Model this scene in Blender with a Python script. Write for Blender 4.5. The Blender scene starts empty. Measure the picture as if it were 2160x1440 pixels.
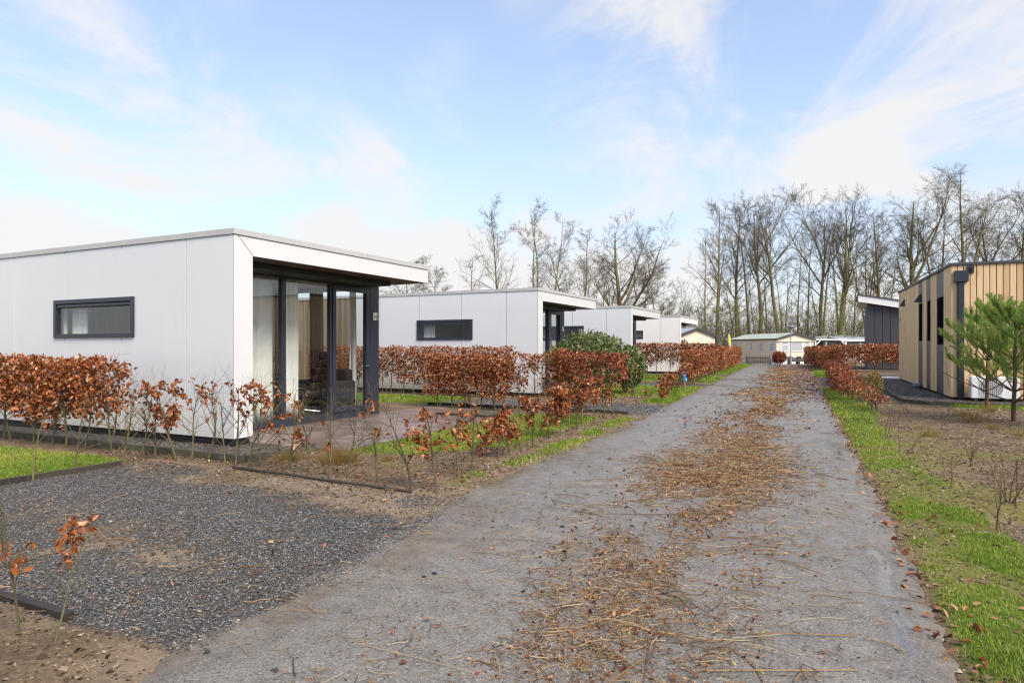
import bpy, math, random
import numpy as np
from mathutils import Vector
R_ = math.radians
sc = bpy.context.scene

# ------------------------------------------------------------------ camera
TH = math.atan(698 / 1400); SN, CS = math.sin(TH), math.cos(TH)
HZ, CH, FP = 732.0, 1.4, 1400.0          # horizon row, camera height, focal length in photo pixels
cam = bpy.data.cameras.new('camera'); camo = bpy.data.objects.new('camera', cam)
sc.collection.objects.link(camo); sc.camera = camo
cam.sensor_width = 36; cam.lens = FP / 2160 * 36; cam.shift_y = (HZ - 720) / 2160
cam.clip_start = 0.05; cam.clip_end = 2000
camo.location = (0, 0, CH); camo.rotation_euler = (R_(90), 0, TH)

# ------------------------------------------------------------------ world, sun, exposure
SKY_STRENGTH, SUN_STRENGTH, EXPOSURE = 0.15, 2.2, 1.3
SUN_EL, SUN_AZ = R_(45), R_(119)          # azimuth clockwise from +y
sd = Vector((math.sin(SUN_AZ) * math.cos(SUN_EL), math.cos(SUN_AZ) * math.cos(SUN_EL), math.sin(SUN_EL)))
world = bpy.data.worlds.new('World'); sc.world = world; world.use_nodes = True
wt = world.node_tree; wn = wt.nodes; wl = wt.links; wn.clear()
def N(tree, typ, **kw):
    n = tree.nodes.new(typ)
    for k, v in kw.items(): setattr(n, k, v)
    return n
def build_world():
    out = N(wt, 'ShaderNodeOutputWorld'); bg = N(wt, 'ShaderNodeBackground'); bg.inputs[1].default_value = SKY_STRENGTH
    sky = N(wt, 'ShaderNodeTexSky', sky_type='NISHITA', sun_disc=False, sun_elevation=SUN_EL, sun_rotation=SUN_AZ)
    sky.air_density = 1.0; sky.dust_density = 0.5; sky.ozone_density = 3.0
    tc = N(wt, 'ShaderNodeTexCoord'); nrm = N(wt, 'ShaderNodeVectorMath', operation='NORMALIZE'); wl.new(tc.outputs['Generated'], nrm.inputs[0])
    sep = N(wt, 'ShaderNodeSeparateXYZ'); wl.new(nrm.outputs[0], sep.inputs[0])
    def M(op, a, b=None, clamp=False):
        m = N(wt, 'ShaderNodeMath', operation=op, use_clamp=clamp)
        for i, x in enumerate((a, b)):
            if x is None: continue
            if isinstance(x, (int, float)): m.inputs[i].default_value = x
            else: wl.new(x, m.inputs[i])
        return m.outputs[0]
    def SS(x, a, b):
        m = N(wt, 'ShaderNodeMapRange', interpolation_type='SMOOTHSTEP'); wl.new(x, m.inputs[0])
        m.inputs[1].default_value = a; m.inputs[2].default_value = b; return m.outputs[0]
    zc = M('MAXIMUM', sep.outputs[2], 0.0)
    den = M('ADD', zc, 0.10)
    # cloud-plane coordinates turned so that the streets' wind direction runs along 'along'
    ac = M('ADD', M('MULTIPLY', sep.outputs[0], CS), M('MULTIPLY', sep.outputs[1], SN))
    al = M('SUBTRACT', M('MULTIPLY', sep.outputs[1], CS), M('MULTIPLY', sep.outputs[0], SN))
    pu = M('DIVIDE', ac, den); pv = M('DIVIDE', al, den)
    cmb = N(wt, 'ShaderNodeCombineXYZ'); wl.new(M('MULTIPLY', pu, 1.5), cmb.inputs[0]); wl.new(M('MULTIPLY', pv, 0.75), cmb.inputs[1]); cmb.inputs[2].default_value = 13.3
    n1 = N(wt, 'ShaderNodeTexNoise'); n1.inputs['Scale'].default_value = 1.0; n1.inputs['Detail'].default_value = 7; n1.inputs['Roughness'].default_value = 0.64; n1.inputs['Distortion'].default_value = 0.7
    wl.new(cmb.outputs[0], n1.inputs['Vector'])
    cm2 = N(wt, 'ShaderNodeCombineXYZ'); wl.new(M('MULTIPLY', pu, 0.9), cm2.inputs[0]); wl.new(M('MULTIPLY', pv, 0.45), cm2.inputs[1]); cm2.inputs[2].default_value = 21.5
    n2 = N(wt, 'ShaderNodeTexNoise'); n2.inputs['Scale'].default_value = 1.0; n2.inputs['Detail'].default_value = 3; wl.new(cm2.outputs[0], n2.inputs['Vector'])
    wisp = M('MULTIPLY', SS(n1.outputs[0], 0.42, 0.66), SS(n2.outputs[0], 0.43, 0.57))
    veil = M('SUBTRACT', 1.0, SS(zc, -0.05, 0.40))
    # heaped clouds low over the horizon, all round
    cm3 = N(wt, 'ShaderNodeCombineXYZ'); wl.new(sep.outputs[0], cm3.inputs[0]); wl.new(sep.outputs[1], cm3.inputs[1]); wl.new(M('MULTIPLY', sep.outputs[2], 1.9), cm3.inputs[2])
    n3 = N(wt, 'ShaderNodeTexNoise'); n3.inputs['Scale'].default_value = 3.3; n3.inputs['Detail'].default_value = 6; n3.inputs['Roughness'].default_value = 0.5; wl.new(cm3.outputs[0], n3.inputs['Vector'])
    cum = M('MULTIPLY', SS(M('SUBTRACT', n3.outputs[0], M('MULTIPLY', zc, 0.75)), 0.37, 0.47), 0.9)
    haze = M('ADD', M('MULTIPLY', veil, 0.64), 0.26, True); cov = M('MAXIMUM', M('MULTIPLY', wisp, 0.92), cum, True)
    mix = N(wt, 'ShaderNodeMix', data_type='RGBA'); wl.new(cov, mix.inputs[0]); mix.inputs[7].default_value = (2.52, 2.47, 2.43, 1)
    hm = N(wt, 'ShaderNodeMix', data_type='RGBA'); wl.new(haze, hm.inputs[0]); hs = N(wt, 'ShaderNodeHueSaturation'); hs.inputs['Hue'].default_value = 0.501; hs.inputs['Saturation'].default_value = 0.92; hs.inputs['Value'].default_value = 0.80; wl.new(sky.outputs[0], hs.inputs['Color']); wl.new(hs.outputs[0], hm.inputs[6]); hm.inputs[7].default_value = (1.86, 1.93, 2.09, 1); wl.new(hm.outputs[2], mix.inputs[6])
    wl.new(mix.outputs[2], bg.inputs[0]); wl.new(bg.outputs[0], out.inputs[0])
build_world()
sun = bpy.data.lights.new('sun', 'SUN'); sun.energy = SUN_STRENGTH; sun.angle = R_(28); sun.color = (1.0, 0.89, 0.74)
suno = bpy.data.objects.new('sun', sun); sc.collection.objects.link(suno); suno.rotation_euler = sd.to_track_quat('Z', 'Y').to_euler(); suno.location = (0, 0, 30)
vs = sc.view_settings; vs.view_transform = 'Standard'; vs.look = 'None'; vs.exposure = EXPOSURE; vs.gamma = 1.0; vs.use_curve_mapping = False
sc.cycles.max_bounces = 8; sc.cycles.transparent_max_bounces = 24; sc.cycles.caustics_reflective = False; sc.cycles.caustics_refractive = False
sc.cycles.sample_clamp_indirect = 6.0; sc.cycles.filter_width = 1.25

# ------------------------------------------------------------------ pixel -> place helpers (photo pixels)
def c2w(X, Y, z=0.0): return Vector((CS * X - SN * Y, SN * X + CS * Y, z))
def W(u, v):
    Y = CH * FP / (v - HZ); return c2w((u - 1080) / FP * Y, Y)
def WD(u, v, Y): return c2w((u - 1080) / FP * Y, Y, CH + (HZ - v) / FP * Y)
def on_x(u, x0):
    k = (u - 1080) / FP; Y = x0 / (CS * k - SN); return (SN * k + CS) * Y
def on_y(u, y0):
    k = (u - 1080) / FP; Y = y0 / (SN * k + CS); return (CS * k - SN) * Y
def depth(x, y): return -SN * x + CS * y

# ------------------------------------------------------------------ mesh helpers
COL = sc.collection
def np_mesh(name, V, F, attrs=None, smooth=False):
    V = np.asarray(V, np.float32); F = np.asarray(F, np.int32); me = bpy.data.meshes.new(name)
    m, k = F.shape
    me.vertices.add(len(V)); me.vertices.foreach_set('co', V.ravel())
    me.loops.add(m * k); me.loops.foreach_set('vertex_index', F.ravel())
    me.polygons.add(m); me.polygons.foreach_set('loop_start', np.arange(0, m * k, k, dtype=np.int32))
    me.update(calc_edges=True)
    for an, (dom, arr) in (attrs or {}).items():
        a = me.attributes.new(an, 'FLOAT', dom); a.data.foreach_set('value', np.asarray(arr, np.float32))
    if smooth: me.polygons.foreach_set('use_smooth', np.ones(m, bool))
    me.update(); return me
def link(name, me, mat=None, parent=None, loc=None):
    o = bpy.data.objects.new(name, me); COL.objects.link(o)
    if mat is not None and not me.materials: me.materials.append(mat)
    if parent is not None: o.parent = parent
    if loc is not None: o.location = loc
    return o
class MB:
    def __init__(s): s.v = []; s.f = []; s.sm = False
    def add(s, V, F):
        n = len(s.v); s.v += [tuple(p) for p in V]; s.f += [tuple(i + n for i in f) for f in F]; return s
    def box(s, x0, x1, y0, y1, z0, z1):
        x0, x1 = sorted((x0, x1)); y0, y1 = sorted((y0, y1)); z0, z1 = sorted((z0, z1))
        return s.add([(x0, y0, z0), (x1, y0, z0), (x1, y1, z0), (x0, y1, z0), (x0, y0, z1), (x1, y0, z1), (x1, y1, z1), (x0, y1, z1)],
                     [(3, 2, 1, 0), (4, 5, 6, 7), (0, 1, 5, 4), (1, 2, 6, 5), (2, 3, 7, 6), (3, 0, 4, 7)])
    def prism(s, poly, axis, a, b):
        n = len(poly)
        def P(p, w):
            return {'x': (w, p[0], p[1]), 'y': (p[0], w, p[1]), 'z': (p[0], p[1], w)}[axis]
        V = [P(p, a) for p in poly] + [P(p, b) for p in poly]
        F = [tuple(range(n)), tuple(range(2 * n - 1, n - 1, -1))] + [(i, n + i, n + (i + 1) % n, (i + 1) % n) for i in range(n)]
        return s.add(V, F)
    def cyl(s, p0, p1, r0, r1=None, k=12, cap=True):
        r1 = r0 if r1 is None else r1; p0 = Vector(p0); p1 = Vector(p1); d = (p1 - p0).normalized()
        a = d.cross(Vector((0, 0, 1)) if abs(d.z) < .9 else Vector((1, 0, 0))).normalized(); b = d.cross(a)
        V = []
        for p, r in ((p0, r0), (p1, r1)):
            for i in range(k):
                t = 2 * math.pi * i / k; V.append(p + a * (math.cos(t) * r) + b * (math.sin(t) * r))
        F = [(i, (i + 1) % k, k + (i + 1) % k, k + i) for i in range(k)]
        if cap: F += [tuple(range(k - 1, -1, -1)), tuple(range(k, 2 * k))]
        return s.add(V, F)
    def lathe(s, prof, k=16, c=(0, 0, 0)):
        V = []
        for r, z in prof:
            for i in range(k):
                t = 2 * math.pi * i / k; V.append((c[0] + r * math.cos(t), c[1] + r * math.sin(t), c[2] + z))
        F = [(j * k + i, j * k + (i + 1) % k, (j + 1) * k + (i + 1) % k, (j + 1) * k + i) for j in range(len(prof) - 1) for i in range(k)]
        return s.add(V, F)
    def build(s, name, mat, parent=None, bevel=0, smooth=False, loc=None):
        me = bpy.data.meshes.new(name); me.from_pydata(s.v, [], s.f); me.update()
        import bmesh
        bm = bmesh.new(); bm.from_mesh(me); bmesh.ops.recalc_face_normals(bm, faces=bm.faces); bm.to_mesh(me); bm.free()
        if smooth:
            me.polygons.foreach_set('use_smooth', [True] * len(me.polygons))
        o = link(name, me, mat, parent, loc)
        if bevel:
            b = o.modifiers.new('edge', 'BEVEL'); b.width = bevel; b.segments = 2; b.limit_method = 'ANGLE'
        return o
def box(name, mat, parent, x0, x1, y0, y1, z0, z1, bevel=0): return MB().box(x0, x1, y0, y1, z0, z1).build(name, mat, parent, bevel)
def thing(name, label, cat, loc=(0, 0, 0), rz=0.0, group=None):
    o = bpy.data.objects.new(name, None); COL.objects.link(o); o.empty_display_size = .2
    o.location = loc; o.rotation_euler = (0, 0, rz); return tag(o, label, cat, group)
def tag(o, label=None, cat=None, group=None, kind=None):
    if label: o['label'] = label
    if cat: o['category'] = cat
    if group: o['group'] = group
    if kind: o['kind'] = kind
    return o
def ordinal(i):
    w = ['first', 'second', 'third', 'fourth', 'fifth', 'sixth', 'seventh', 'eighth', 'ninth', 'tenth', 'eleventh', 'twelfth', 'thirteenth', 'fourteenth', 'fifteenth',
         'sixteenth', 'seventeenth', 'eighteenth', 'nineteenth', 'twentieth']
    if i < 20: return w[i]
    tens = {20: 'twenty', 30: 'thirty', 40: 'forty', 50: 'fifty'}; n = i + 1; t = n // 10 * 10
    return tens[t] + '-' + w[n - t - 1] if n % 10 else {30: 'thirtieth', 40: 'fortieth', 50: 'fiftieth'}[n]

# batches of tubes / leaves as numpy arrays
def unit(a): return a / np.maximum(np.linalg.norm(a, axis=-1, keepdims=True), 1e-9)
def tubes(P, Rr, k):
    P = np.asarray(P, float); Rr = np.asarray(Rr, float); m, n, _ = P.shape
    T = unit(np.gradient(P, axis=1)); mt = unit(T.mean(1))
    ref = np.where(np.abs(mt[:, 2:3]) < .8, np.array([[0, 0, 1.]]), np.array([[1., 0, 0]]))[:, None, :]
    U = unit(np.cross(T, ref)); Vv = np.cross(T, U); a = np.arange(k) * 2 * math.pi / k
    V = P[:, :, None, :] + Rr[:, :, None, None] * (np.cos(a)[None, None, :, None] * U[:, :, None, :] + np.sin(a)[None, None, :, None] * Vv[:, :, None, :])
    idx = np.arange(m * n * k).reshape(m, n, k); nx = np.roll(idx, -1, axis=2)
    F = np.stack([idx[:, :-1], nx[:, :-1], nx[:, 1:], idx[:, 1:]], -1).reshape(-1, 4)
    return V.reshape(-1, 3), F
def leaves(C, L, rng, up=0.0, wid=0.62, fold=0.22, droop=0.0):
    m = len(C); fold = np.abs(rng.normal(fold, fold * .6, (m, 1))); wid = wid * rng.uniform(.65, 1.15, (m, 1)); curl = rng.normal(.10, .22, (m, 1)); A = rng.normal(size=(m, 3)); A[:, 2] -= droop; A = unit(A)
    Nn = rng.normal(size=(m, 3)); Nn[:, 2] += up; Nn = unit(Nn - (Nn * A).sum(1, keepdims=True) * A); S = np.cross(A, Nn)
    L = np.broadcast_to(np.asarray(L, float), (m,))[:, None]; w = L * wid * .5
    v0 = C; v3 = C + A * L - Nn * L * curl
    l1 = C + A * L * .3 + S * w * .9 + Nn * L * fold * .8; l2 = C + A * L * .68 + S * w * .8 + Nn * L * fold * .6
    r1 = C + A * L * .3 - S * w * .9 + Nn * L * fold * .8; r2 = C + A * L * .68 - S * w * .8 + Nn * L * fold * .6
    V = np.stack([v0, l1, l2, v3, r2, r1], 1).reshape(-1, 3); i = np.arange(m)[:, None] * 6
    F = np.concatenate([i + np.array([[0, 1, 2, 3]]), i + np.array([[0, 3, 4, 5]])], 1).reshape(-1, 4)
    return V, F
def join(parts):
    Vs, Fs, n = [], [], 0
    for V, F in parts:
        if len(V) == 0: continue
        Vs.append(V); Fs.append(F + n); n += len(V)
    return np.concatenate(Vs), np.concatenate(Fs)
_tab = {}
def vnoise(x, y, scale, seed=0):
    t = _tab.setdefault(seed, np.random.default_rng(seed + 900).random((256, 256)))
    x = np.asarray(x, float) / scale + 31.7; y = np.asarray(y, float) / scale + 17.3; xi = np.floor(x).astype(int); yi = np.floor(y).astype(int); fx = x - xi; fy = y - yi
    fx = fx * fx * (3 - 2 * fx); fy = fy * fy * (3 - 2 * fy); g = lambda a, b: t[a & 255, b & 255]
    return (g(xi, yi) * (1 - fx) + g(xi + 1, yi) * fx) * (1 - fy) + (g(xi, yi + 1) * (1 - fx) + g(xi + 1, yi + 1) * fx) * fy
def fbm(x, y, scale, seed=0, o=4):
    s = 0; a = .5; tot = 0
    for i in range(o): s = s + a * vnoise(x, y, scale / 2 ** i, seed + i); tot += a; a *= .55
    return s / tot
def sstep(x, a, b):
    t = np.clip((x - a) / (b - a), 0, 1); return t * t * (3 - 2 * t)

# ------------------------------------------------------------------ materials
def new_mat(name):
    m = bpy.data.materials.new(name); m.use_nodes = True; t = m.node_tree; t.nodes.clear()
    o = N(t, 'ShaderNodeOutputMaterial'); b = N(t, 'ShaderNodeBsdfPrincipled'); t.links.new(b.outputs[0], o.inputs[0]); return m, t, b, o
def ramp(t, fac, stops):
    r = N(t, 'ShaderNodeValToRGB'); e = r.color_ramp.elements
    while len(e) < len(stops): e.new(.5)
    for i, (p, c) in enumerate(stops): e[i].position = p; e[i].color = (*c, 1)
    t.links.new(fac, r.inputs[0]); return r.outputs[0]
def noise(t, scale, detail=4, vec=None, rough=.55, dist=0):
    n = N(t, 'ShaderNodeTexNoise'); n.inputs['Scale'].default_value = scale; n.inputs['Detail'].default_value = detail; n.inputs['Roughness'].default_value = rough; n.inputs['Distortion'].default_value = dist
    if vec is None:
        g = N(t, 'ShaderNodeNewGeometry'); vec = g.outputs['Position']
    t.links.new(vec, n.inputs['Vector']); return n.outputs[0]
def bump(t, b, h, strength, dist=.01):
    n = N(t, 'ShaderNodeBump'); n.inputs['Strength'].default_value = strength; n.inputs['Distance'].default_value = dist; t.links.new(h, n.inputs['Height']); t.links.new(n.outputs[0], b.inputs['Normal'])
def mixc(t, fac, a, b):
    m = N(t, 'ShaderNodeMix', data_type='RGBA')
    for i, x in ((0, fac), (6, a), (7, b)):
        if hasattr(x, 'is_linked'): t.links.new(x, m.inputs[i])
        elif i == 0: m.inputs[0].default_value = x
        else: m.inputs[i].default_value = (*x, 1)
    return m.outputs[2]
def mth(t, op, a, b=None, clamp=False):
    m = N(t, 'ShaderNodeMath', operation=op, use_clamp=clamp)
    for i, x in enumerate((a, b)):
        if x is None: continue
        if hasattr(x, 'is_linked'): t.links.new(x, m.inputs[i])
        else: m.inputs[i].default_value = x
    return m.outputs[0]
def attr(t, name):
    a = N(t, 'ShaderNodeAttribute', attribute_name=name); return a.outputs['Fac']
def scaled_pos(t, sx, sy, sz, obj=True):
    if obj:
        g = N(t, 'ShaderNodeTexCoord').outputs['Object']
    else: g = N(t, 'ShaderNodeNewGeometry').outputs['Position']
    m = N(t, 'ShaderNodeMapping'); m.inputs['Scale'].default_value = (sx, sy, sz); t.links.new(g, m.inputs[0]); return m.outputs[0]
def simple(name, col, rough=.5, var=.12, scale=3, bmp=0, bscale=60, metal=0, spec=.5):
    m, t, b, o = new_mat(name); n = noise(t, scale, 5)
    t.links.new(ramp(t, n, [(.25, tuple(c * (1 - var) for c in col)), (.75, tuple(min(1, c * (1 + var)) for c in col))]), b.inputs['Base Color'])
    b.inputs['Metallic'].default_value = metal; b.inputs['Specular IOR Level'].default_value = spec
    rr = N(t, 'ShaderNodeMapRange'); t.links.new(noise(t, scale * 4, 3), rr.inputs[0]); rr.inputs[3].default_value = max(.02, rough - .08); rr.inputs[4].default_value = min(1, rough + .08); t.links.new(rr.outputs[0], b.inputs['Roughness'])
    if bmp: bump(t, b, noise(t, bscale, 4), bmp, .004)
    return m
def leaf_mat(name, stops, rough=.5, trans=.3, spec=.4):
    m, t, b, o = new_mat(name); c = ramp(t, attr(t, 'tint'), stops); t.links.new(c, b.inputs['Base Color']); b.inputs['Roughness'].default_value = rough; b.inputs['Specular IOR Level'].default_value = spec
    tr = N(t, 'ShaderNodeBsdfTranslucent'); t.links.new(c, tr.inputs[0]); mx = N(t, 'ShaderNodeMixShader'); mx.inputs[0].default_value = trans
    t.links.new(b.outputs[0], mx.inputs[1]); t.links.new(tr.outputs[0], mx.inputs[2]); t.links.new(mx.outputs[0], o.inputs[0]); return m
def glass_mat(name, tint=(.975, .99, .985), boost=0.0):
    m, t, b, o = new_mat(name); t.nodes.remove(b)
    tr = N(t, 'ShaderNodeBsdfTransparent'); tr.inputs[0].default_value = (*tint, 1); gl = N(t, 'ShaderNodeBsdfGlossy'); gl.inputs['Roughness'].default_value = .0; gl.inputs[0].default_value = (.95, .97, 1, 1)
    lw = N(t, 'ShaderNodeLayerWeight'); lw.inputs[0].default_value = .5   # two-sided Schlick reflectance
    f = mth(t, 'ADD', mth(t, 'MULTIPLY', mth(t, 'POWER', lw.outputs['Facing'], 5.0), .92), .04 + boost, True)
    mx = N(t, 'ShaderNodeMixShader'); t.links.new(f, mx.inputs[0]); t.links.new(tr.outputs[0], mx.inputs[1]); t.links.new(gl.outputs[0], mx.inputs[2]); t.links.new(mx.outputs[0], o.inputs[0]); return m
def wood_mat(name, c0, c1, grain=(40, 40, 1.6), rough=.65, knots=False):
    m, t, b, o = new_mat(name); oi = N(t, 'ShaderNodeObjectInfo'); v = scaled_pos(t, *grain)
    ad = N(t, 'ShaderNodeVectorMath', operation='ADD'); t.links.new(v, ad.inputs[0]); sc_ = N(t, 'ShaderNodeVectorMath', operation='SCALE'); cx = N(t, 'ShaderNodeCombineXYZ')
    for i in range(3): t.links.new(oi.outputs['Random'], cx.inputs[i])
    t.links.new(cx.outputs[0], sc_.inputs[0]); sc_.inputs['Scale'].default_value = 57.0; t.links.new(sc_.outputs[0], ad.inputs[1])
    n = noise(t, 1.0, 6, ad.outputs[0], .6, .4); f = mth(t, 'ADD', mth(t, 'MULTIPLY', n, .7), mth(t, 'MULTIPLY', oi.outputs['Random'], .32))
    c = ramp(t, f, [(.28, c0), (.75, c1)])
    if knots:
        kn = noise(t, 2.2, 3, scaled_pos(t, 1, 1, .5)); c = mixc(t, ramp(t, kn, [(.56, (0, 0, 0)), (.68, (.55, .55, .55))]), c, tuple(x * .6 for x in c0))
    t.links.new(c, b.inputs['Base Color']); b.inputs['Roughness'].default_value = rough; bump(t, b, n, .25, .003); return m

M = {}
def materials():
    # white high-pressure-laminate panels, faintly lavender
    m, t, b, o = new_mat('white_panel'); n = noise(t, .8, 3); n2 = noise(t, 1.0, 5, scaled_pos(t, 9, 9, .7, False))
    t.links.new(mixc(t, mth(t, 'MULTIPLY', n2, .35), ramp(t, n, [(.3, (.655, .665, .69)), (.7, (.69, .70, .72))]), (.63, .64, .655)), b.inputs['Base Color'])
    sz = N(t, 'ShaderNodeSeparateXYZ'); t.links.new(N(t, 'ShaderNodeNewGeometry').outputs['Position'], sz.inputs[0]); cl_ = b.inputs['Base Color'].links[0].from_socket
    spl = N(t, 'ShaderNodeMapRange'); t.links.new(mth(t, 'ADD', sz.outputs[2], mth(t, 'MULTIPLY', noise(t, 6, 5), .5)), spl.inputs[0]); spl.inputs[1].default_value = .75; spl.inputs[2].default_value = .28; stk = noise(t, 1.0, 4, scaled_pos(t, 22, 22, .5, False))
    t.links.new(mixc(t, mth(t, 'MULTIPLY', mth(t, 'ADD', mth(t, 'MULTIPLY', spl.outputs[0], .30), mth(t, 'MULTIPLY', ramp(t, stk, [(.58, (0, 0, 0)), (.75, (1, 1, 1))]), .05)), 1.0), cl_, (.34, .32, .25)), b.inputs['Base Color'])
    b.inputs['Roughness'].default_value = .16; b.inputs['Specular IOR Level'].default_value = .45
    bump(t, b, noise(t, .9, 2), .05, .02); M['panel'] = m
    M['fascia'] = simple('white_fascia', (.64, .64, .645), .35, .03, 2)
    M['cream'] = simple('cream_white_panel', (.82, .80, .76), .4, .03, 2)
    M['trim'] = simple('aluminium_trim', (.46, .46, .45), .35, .08, 5)
    M['frame'] = simple('anthracite_frame', (.030, .034, .050), .32, .15, 4)
    M['black'] = simple('black_rubber', (.012, .012, .014), .55)
    M['membrane'] = simple('roof_membrane', (.12, .12, .12), .8)
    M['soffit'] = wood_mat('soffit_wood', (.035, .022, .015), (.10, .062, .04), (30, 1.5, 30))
    M['darkpane'] = simple('dark_window', (.008, .009, .014), .6, .1, 3, spec=.0); M['glass'] = glass_mat('window_glass', boost=.02); M['glass_d'] = glass_mat('tinted_glass', (.45, .5, .5), .05)
    M['ceil'] = simple('white_ceiling', (.80, .79, .77), .8, .02)
    M['floor'] = wood_mat('pale_floor', (.34, .30, .25), (.46, .42, .36), (3, 30, 30), .35)
    M['iwood'] = wood_mat('interior_wood', (.26, .18, .11), (.46, .33, .21), (30, 30, 1.2))
    M['clad'] = wood_mat('grey_brown_cladding', (.16, .115, .075), (.33, .245, .165), (25, 25, 1))
    M['redboard'] = simple('red_brown_board', (.34, .09, .05), .5)
    m, t, b, o = new_mat('curtain_cloth'); c = ramp(t, noise(t, 1, 3, scaled_pos(t, 5, 5, 1, False)), [(.3, (.86, .85, .80)), (.7, (.92, .91, .87))]); t.links.new(c, b.inputs['Base Color']); b.inputs['Roughness'].default_value = .9
    tr = N(t, 'ShaderNodeBsdfTranslucent'); t.links.new(c, tr.inputs[0]); mx = N(t, 'ShaderNodeMixShader'); mx.inputs[0].default_value = .15; t.links.new(b.outputs[0], mx.inputs[1]); t.links.new(tr.outputs[0], mx.inputs[2]); t.links.new(mx.outputs[0], o.inputs[0]); bump(t, b, noise(t, 300, 2), .2, .002); M['curtain'] = m
    M['tan_curtain'] = simple('tan_curtain_cloth', (.36, .29, .20), .9, .1, 6)
    M['leather'] = simple('dark_brown_leather', (.028, .020, .016), .4, .2, 8, .2, 90)
    M['sofa'] = simple('dark_grey_sofa_cloth', (.022, .022, .024), .8, .2, 30, .3, 300)
    M['shade'] = simple('grey_lamp_shade', (.22, .25, .28), .7); M['oak'] = wood_mat('oak_legs', (.30, .18, .08), (.48, .31, .16)); M['steel'] = simple('brushed_steel', (.45, .45, .45), .3, .05, 3, metal=1)
    M['rust'] = leaf_mat('rust_beech_leaf', [(0, (.075, .018, .007)), (.3, (.21, .055, .015)), (.6, (.38, .115, .028)), (.88, (.48, .18, .060)), (1, (.58, .33, .18))], .32, .22, .55)
    M['rustd'] = leaf_mat('wine_red_leaf', [(0, (.08, .015, .009)), (.5, (.29, .060, .022)), (1, (.48, .19, .10))], .42, .22)
    M['laurel'] = leaf_mat('laurel_leaf', [(0, (.02, .045, .010)), (.3, (.075, .125, .028)), (.6, (.19, .23, .06)), (.85, (.36, .38, .16)), (1, (.5, .5, .28))], .3, .3, .6)
    M['spring'] = leaf_mat('fresh_green_leaf', [(0, (.16, .20, .03)), (1, (.42, .48, .10))], .5, .5)
    M['needle'] = leaf_mat('pine_needle', [(0, (.10, .20, .06)), (.35, (.24, .38, .09)), (.7, (.42, .50, .11)), (.93, (.56, .56, .17)), (1, (.45, .28, .12))], .45, .5)
    M['grass'] = leaf_mat('grass_blade', [(0, (.09, .11, .016)), (.4, (.16, .255, .022)), (.7, (.30, .38, .045)), (.88, (.45, .40, .09)), (1, (.45, .33, .15))], .5, .35)
    M['dry'] = leaf_mat('dry_straw', [(0, (.07, .034, .014)), (.35, (.22, .115, .045)), (.75, (.38, .235, .10)), (.93, (.50, .36, .19)), (1, (.62, .50, .32))], .5, .15)
    M['tuft'] = leaf_mat('tuft_blade', [(0, (.20, .12, .035)), (.6, (.40, .27, .09)), (.8, (.30, .28, .06)), (1, (.12, .17, .03))], .6, .3)
    M['litter'] = leaf_mat('fallen_leaf', [(0, (.05, .022, .014)), (.35, (.20, .062, .024)), (.7, (.36, .15, .060)), (.92, (.48, .28, .15)), (1, (.35, .33, .06))], .38, .1)
    # bark: grey brown with moss low down and in streaks
    def bark(name, c0, c1, moss, amt, scale):
        m, t, b, o = new_mat(name); n = noise(t, 1, 5, scaled_pos(t, scale, scale, scale * .2, False)); c = ramp(t, n, [(.3, c0), (.7, c1)])
        mk = noise(t, scale * .12, 4); c = mixc(t, mth(t, 'MULTIPLY', ramp(t, mk, [(.38, (0, 0, 0)), (.6, (1, 1, 1))]), amt), c, moss)
        t.links.new(c, b.inputs['Base Color']); b.inputs['Roughness'].default_value = .85; bump(t, b, n, .6, .01); return m
    M['bark'] = bark('tree_bark', (.085, .066, .041), (.21, .165, .10), (.165, .155, .04), .75, 9)
    M['twig'] = bark('tree_twig', (.070, .053, .038), (.16, .125, .09), (.12, .11, .045), .35, 5)
    M['stem'] = bark('sapling_bark', (.045, .036, .026), (.14, .11, .08), (.15, .15, .035), .55, 60)
    M['rtwig'] = bark('reddish_twig', (.08, .042, .024), (.19, .115, .062), (.14, .12, .04), .4, 40)
    M['pinebark'] = bark('pine_bark', (.040, .026, .018), (.12, .070, .038), (.07, .07, .03), .3, 25)
    # slate chips, stones
    m, t, b, o = new_mat('slate_chip'); t.links.new(ramp(t, attr(t, 'tint'), [(0, (.020, .019, .019)), (.5, (.062, .057, .053)), (.8, (.135, .127, .118)), (.95, (.25, .24, .225)), (1, (.36, .32, .27))]), b.inputs['Base Color']); b.inputs['Roughness'].default_value = .38; M['chip'] = m
    M['soilc'] = leaf_mat('soil_clod', [(0, (.04, .026, .015)), (.5, (.125, .085, .050)), (.9, (.27, .20, .13)), (.97, (.34, .27, .19)), (1, (.5, .46, .40))], .9, 0)
    # ground: soil, sand, moss, slate and turf, blended by painted-in weights
    m, t, b, o = new_mat('ground_soil'); n1 = noise(t, 2.2, 6); n2 = noise(t, 26, 6, rough=.65); n3 = noise(t, 160, 3)
    soil = ramp(t, mth(t, 'ADD', mth(t, 'MULTIPLY', n1, .35), mth(t, 'ADD', mth(t, 'MULTIPLY', n2, .4), mth(t, 'MULTIPLY', n3, .25))), [(.36, (.050, .032, .018)), (.5, (.150, .104, .062)), (.66, (.30, .218, .14))])
    sand = ramp(t, mth(t, 'ADD', mth(t, 'MULTIPLY', n2, .6), mth(t, 'MULTIPLY', n3, .4)), [(.3, (.17, .125, .085)), (.7, (.33, .26, .185))])
    slate = ramp(t, n3, [(.3, (.040, .035, .030)), (.7, (.13, .118, .105))])
    turf = ramp(t, mth(t, 'ADD', mth(t, 'MULTIPLY', n1, .5), mth(t, 'MULTIPLY', n3, .5)), [(.3, (.055, .085, .012)), (.55, (.12, .19, .022)), (.75, (.24, .28, .04))])
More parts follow.
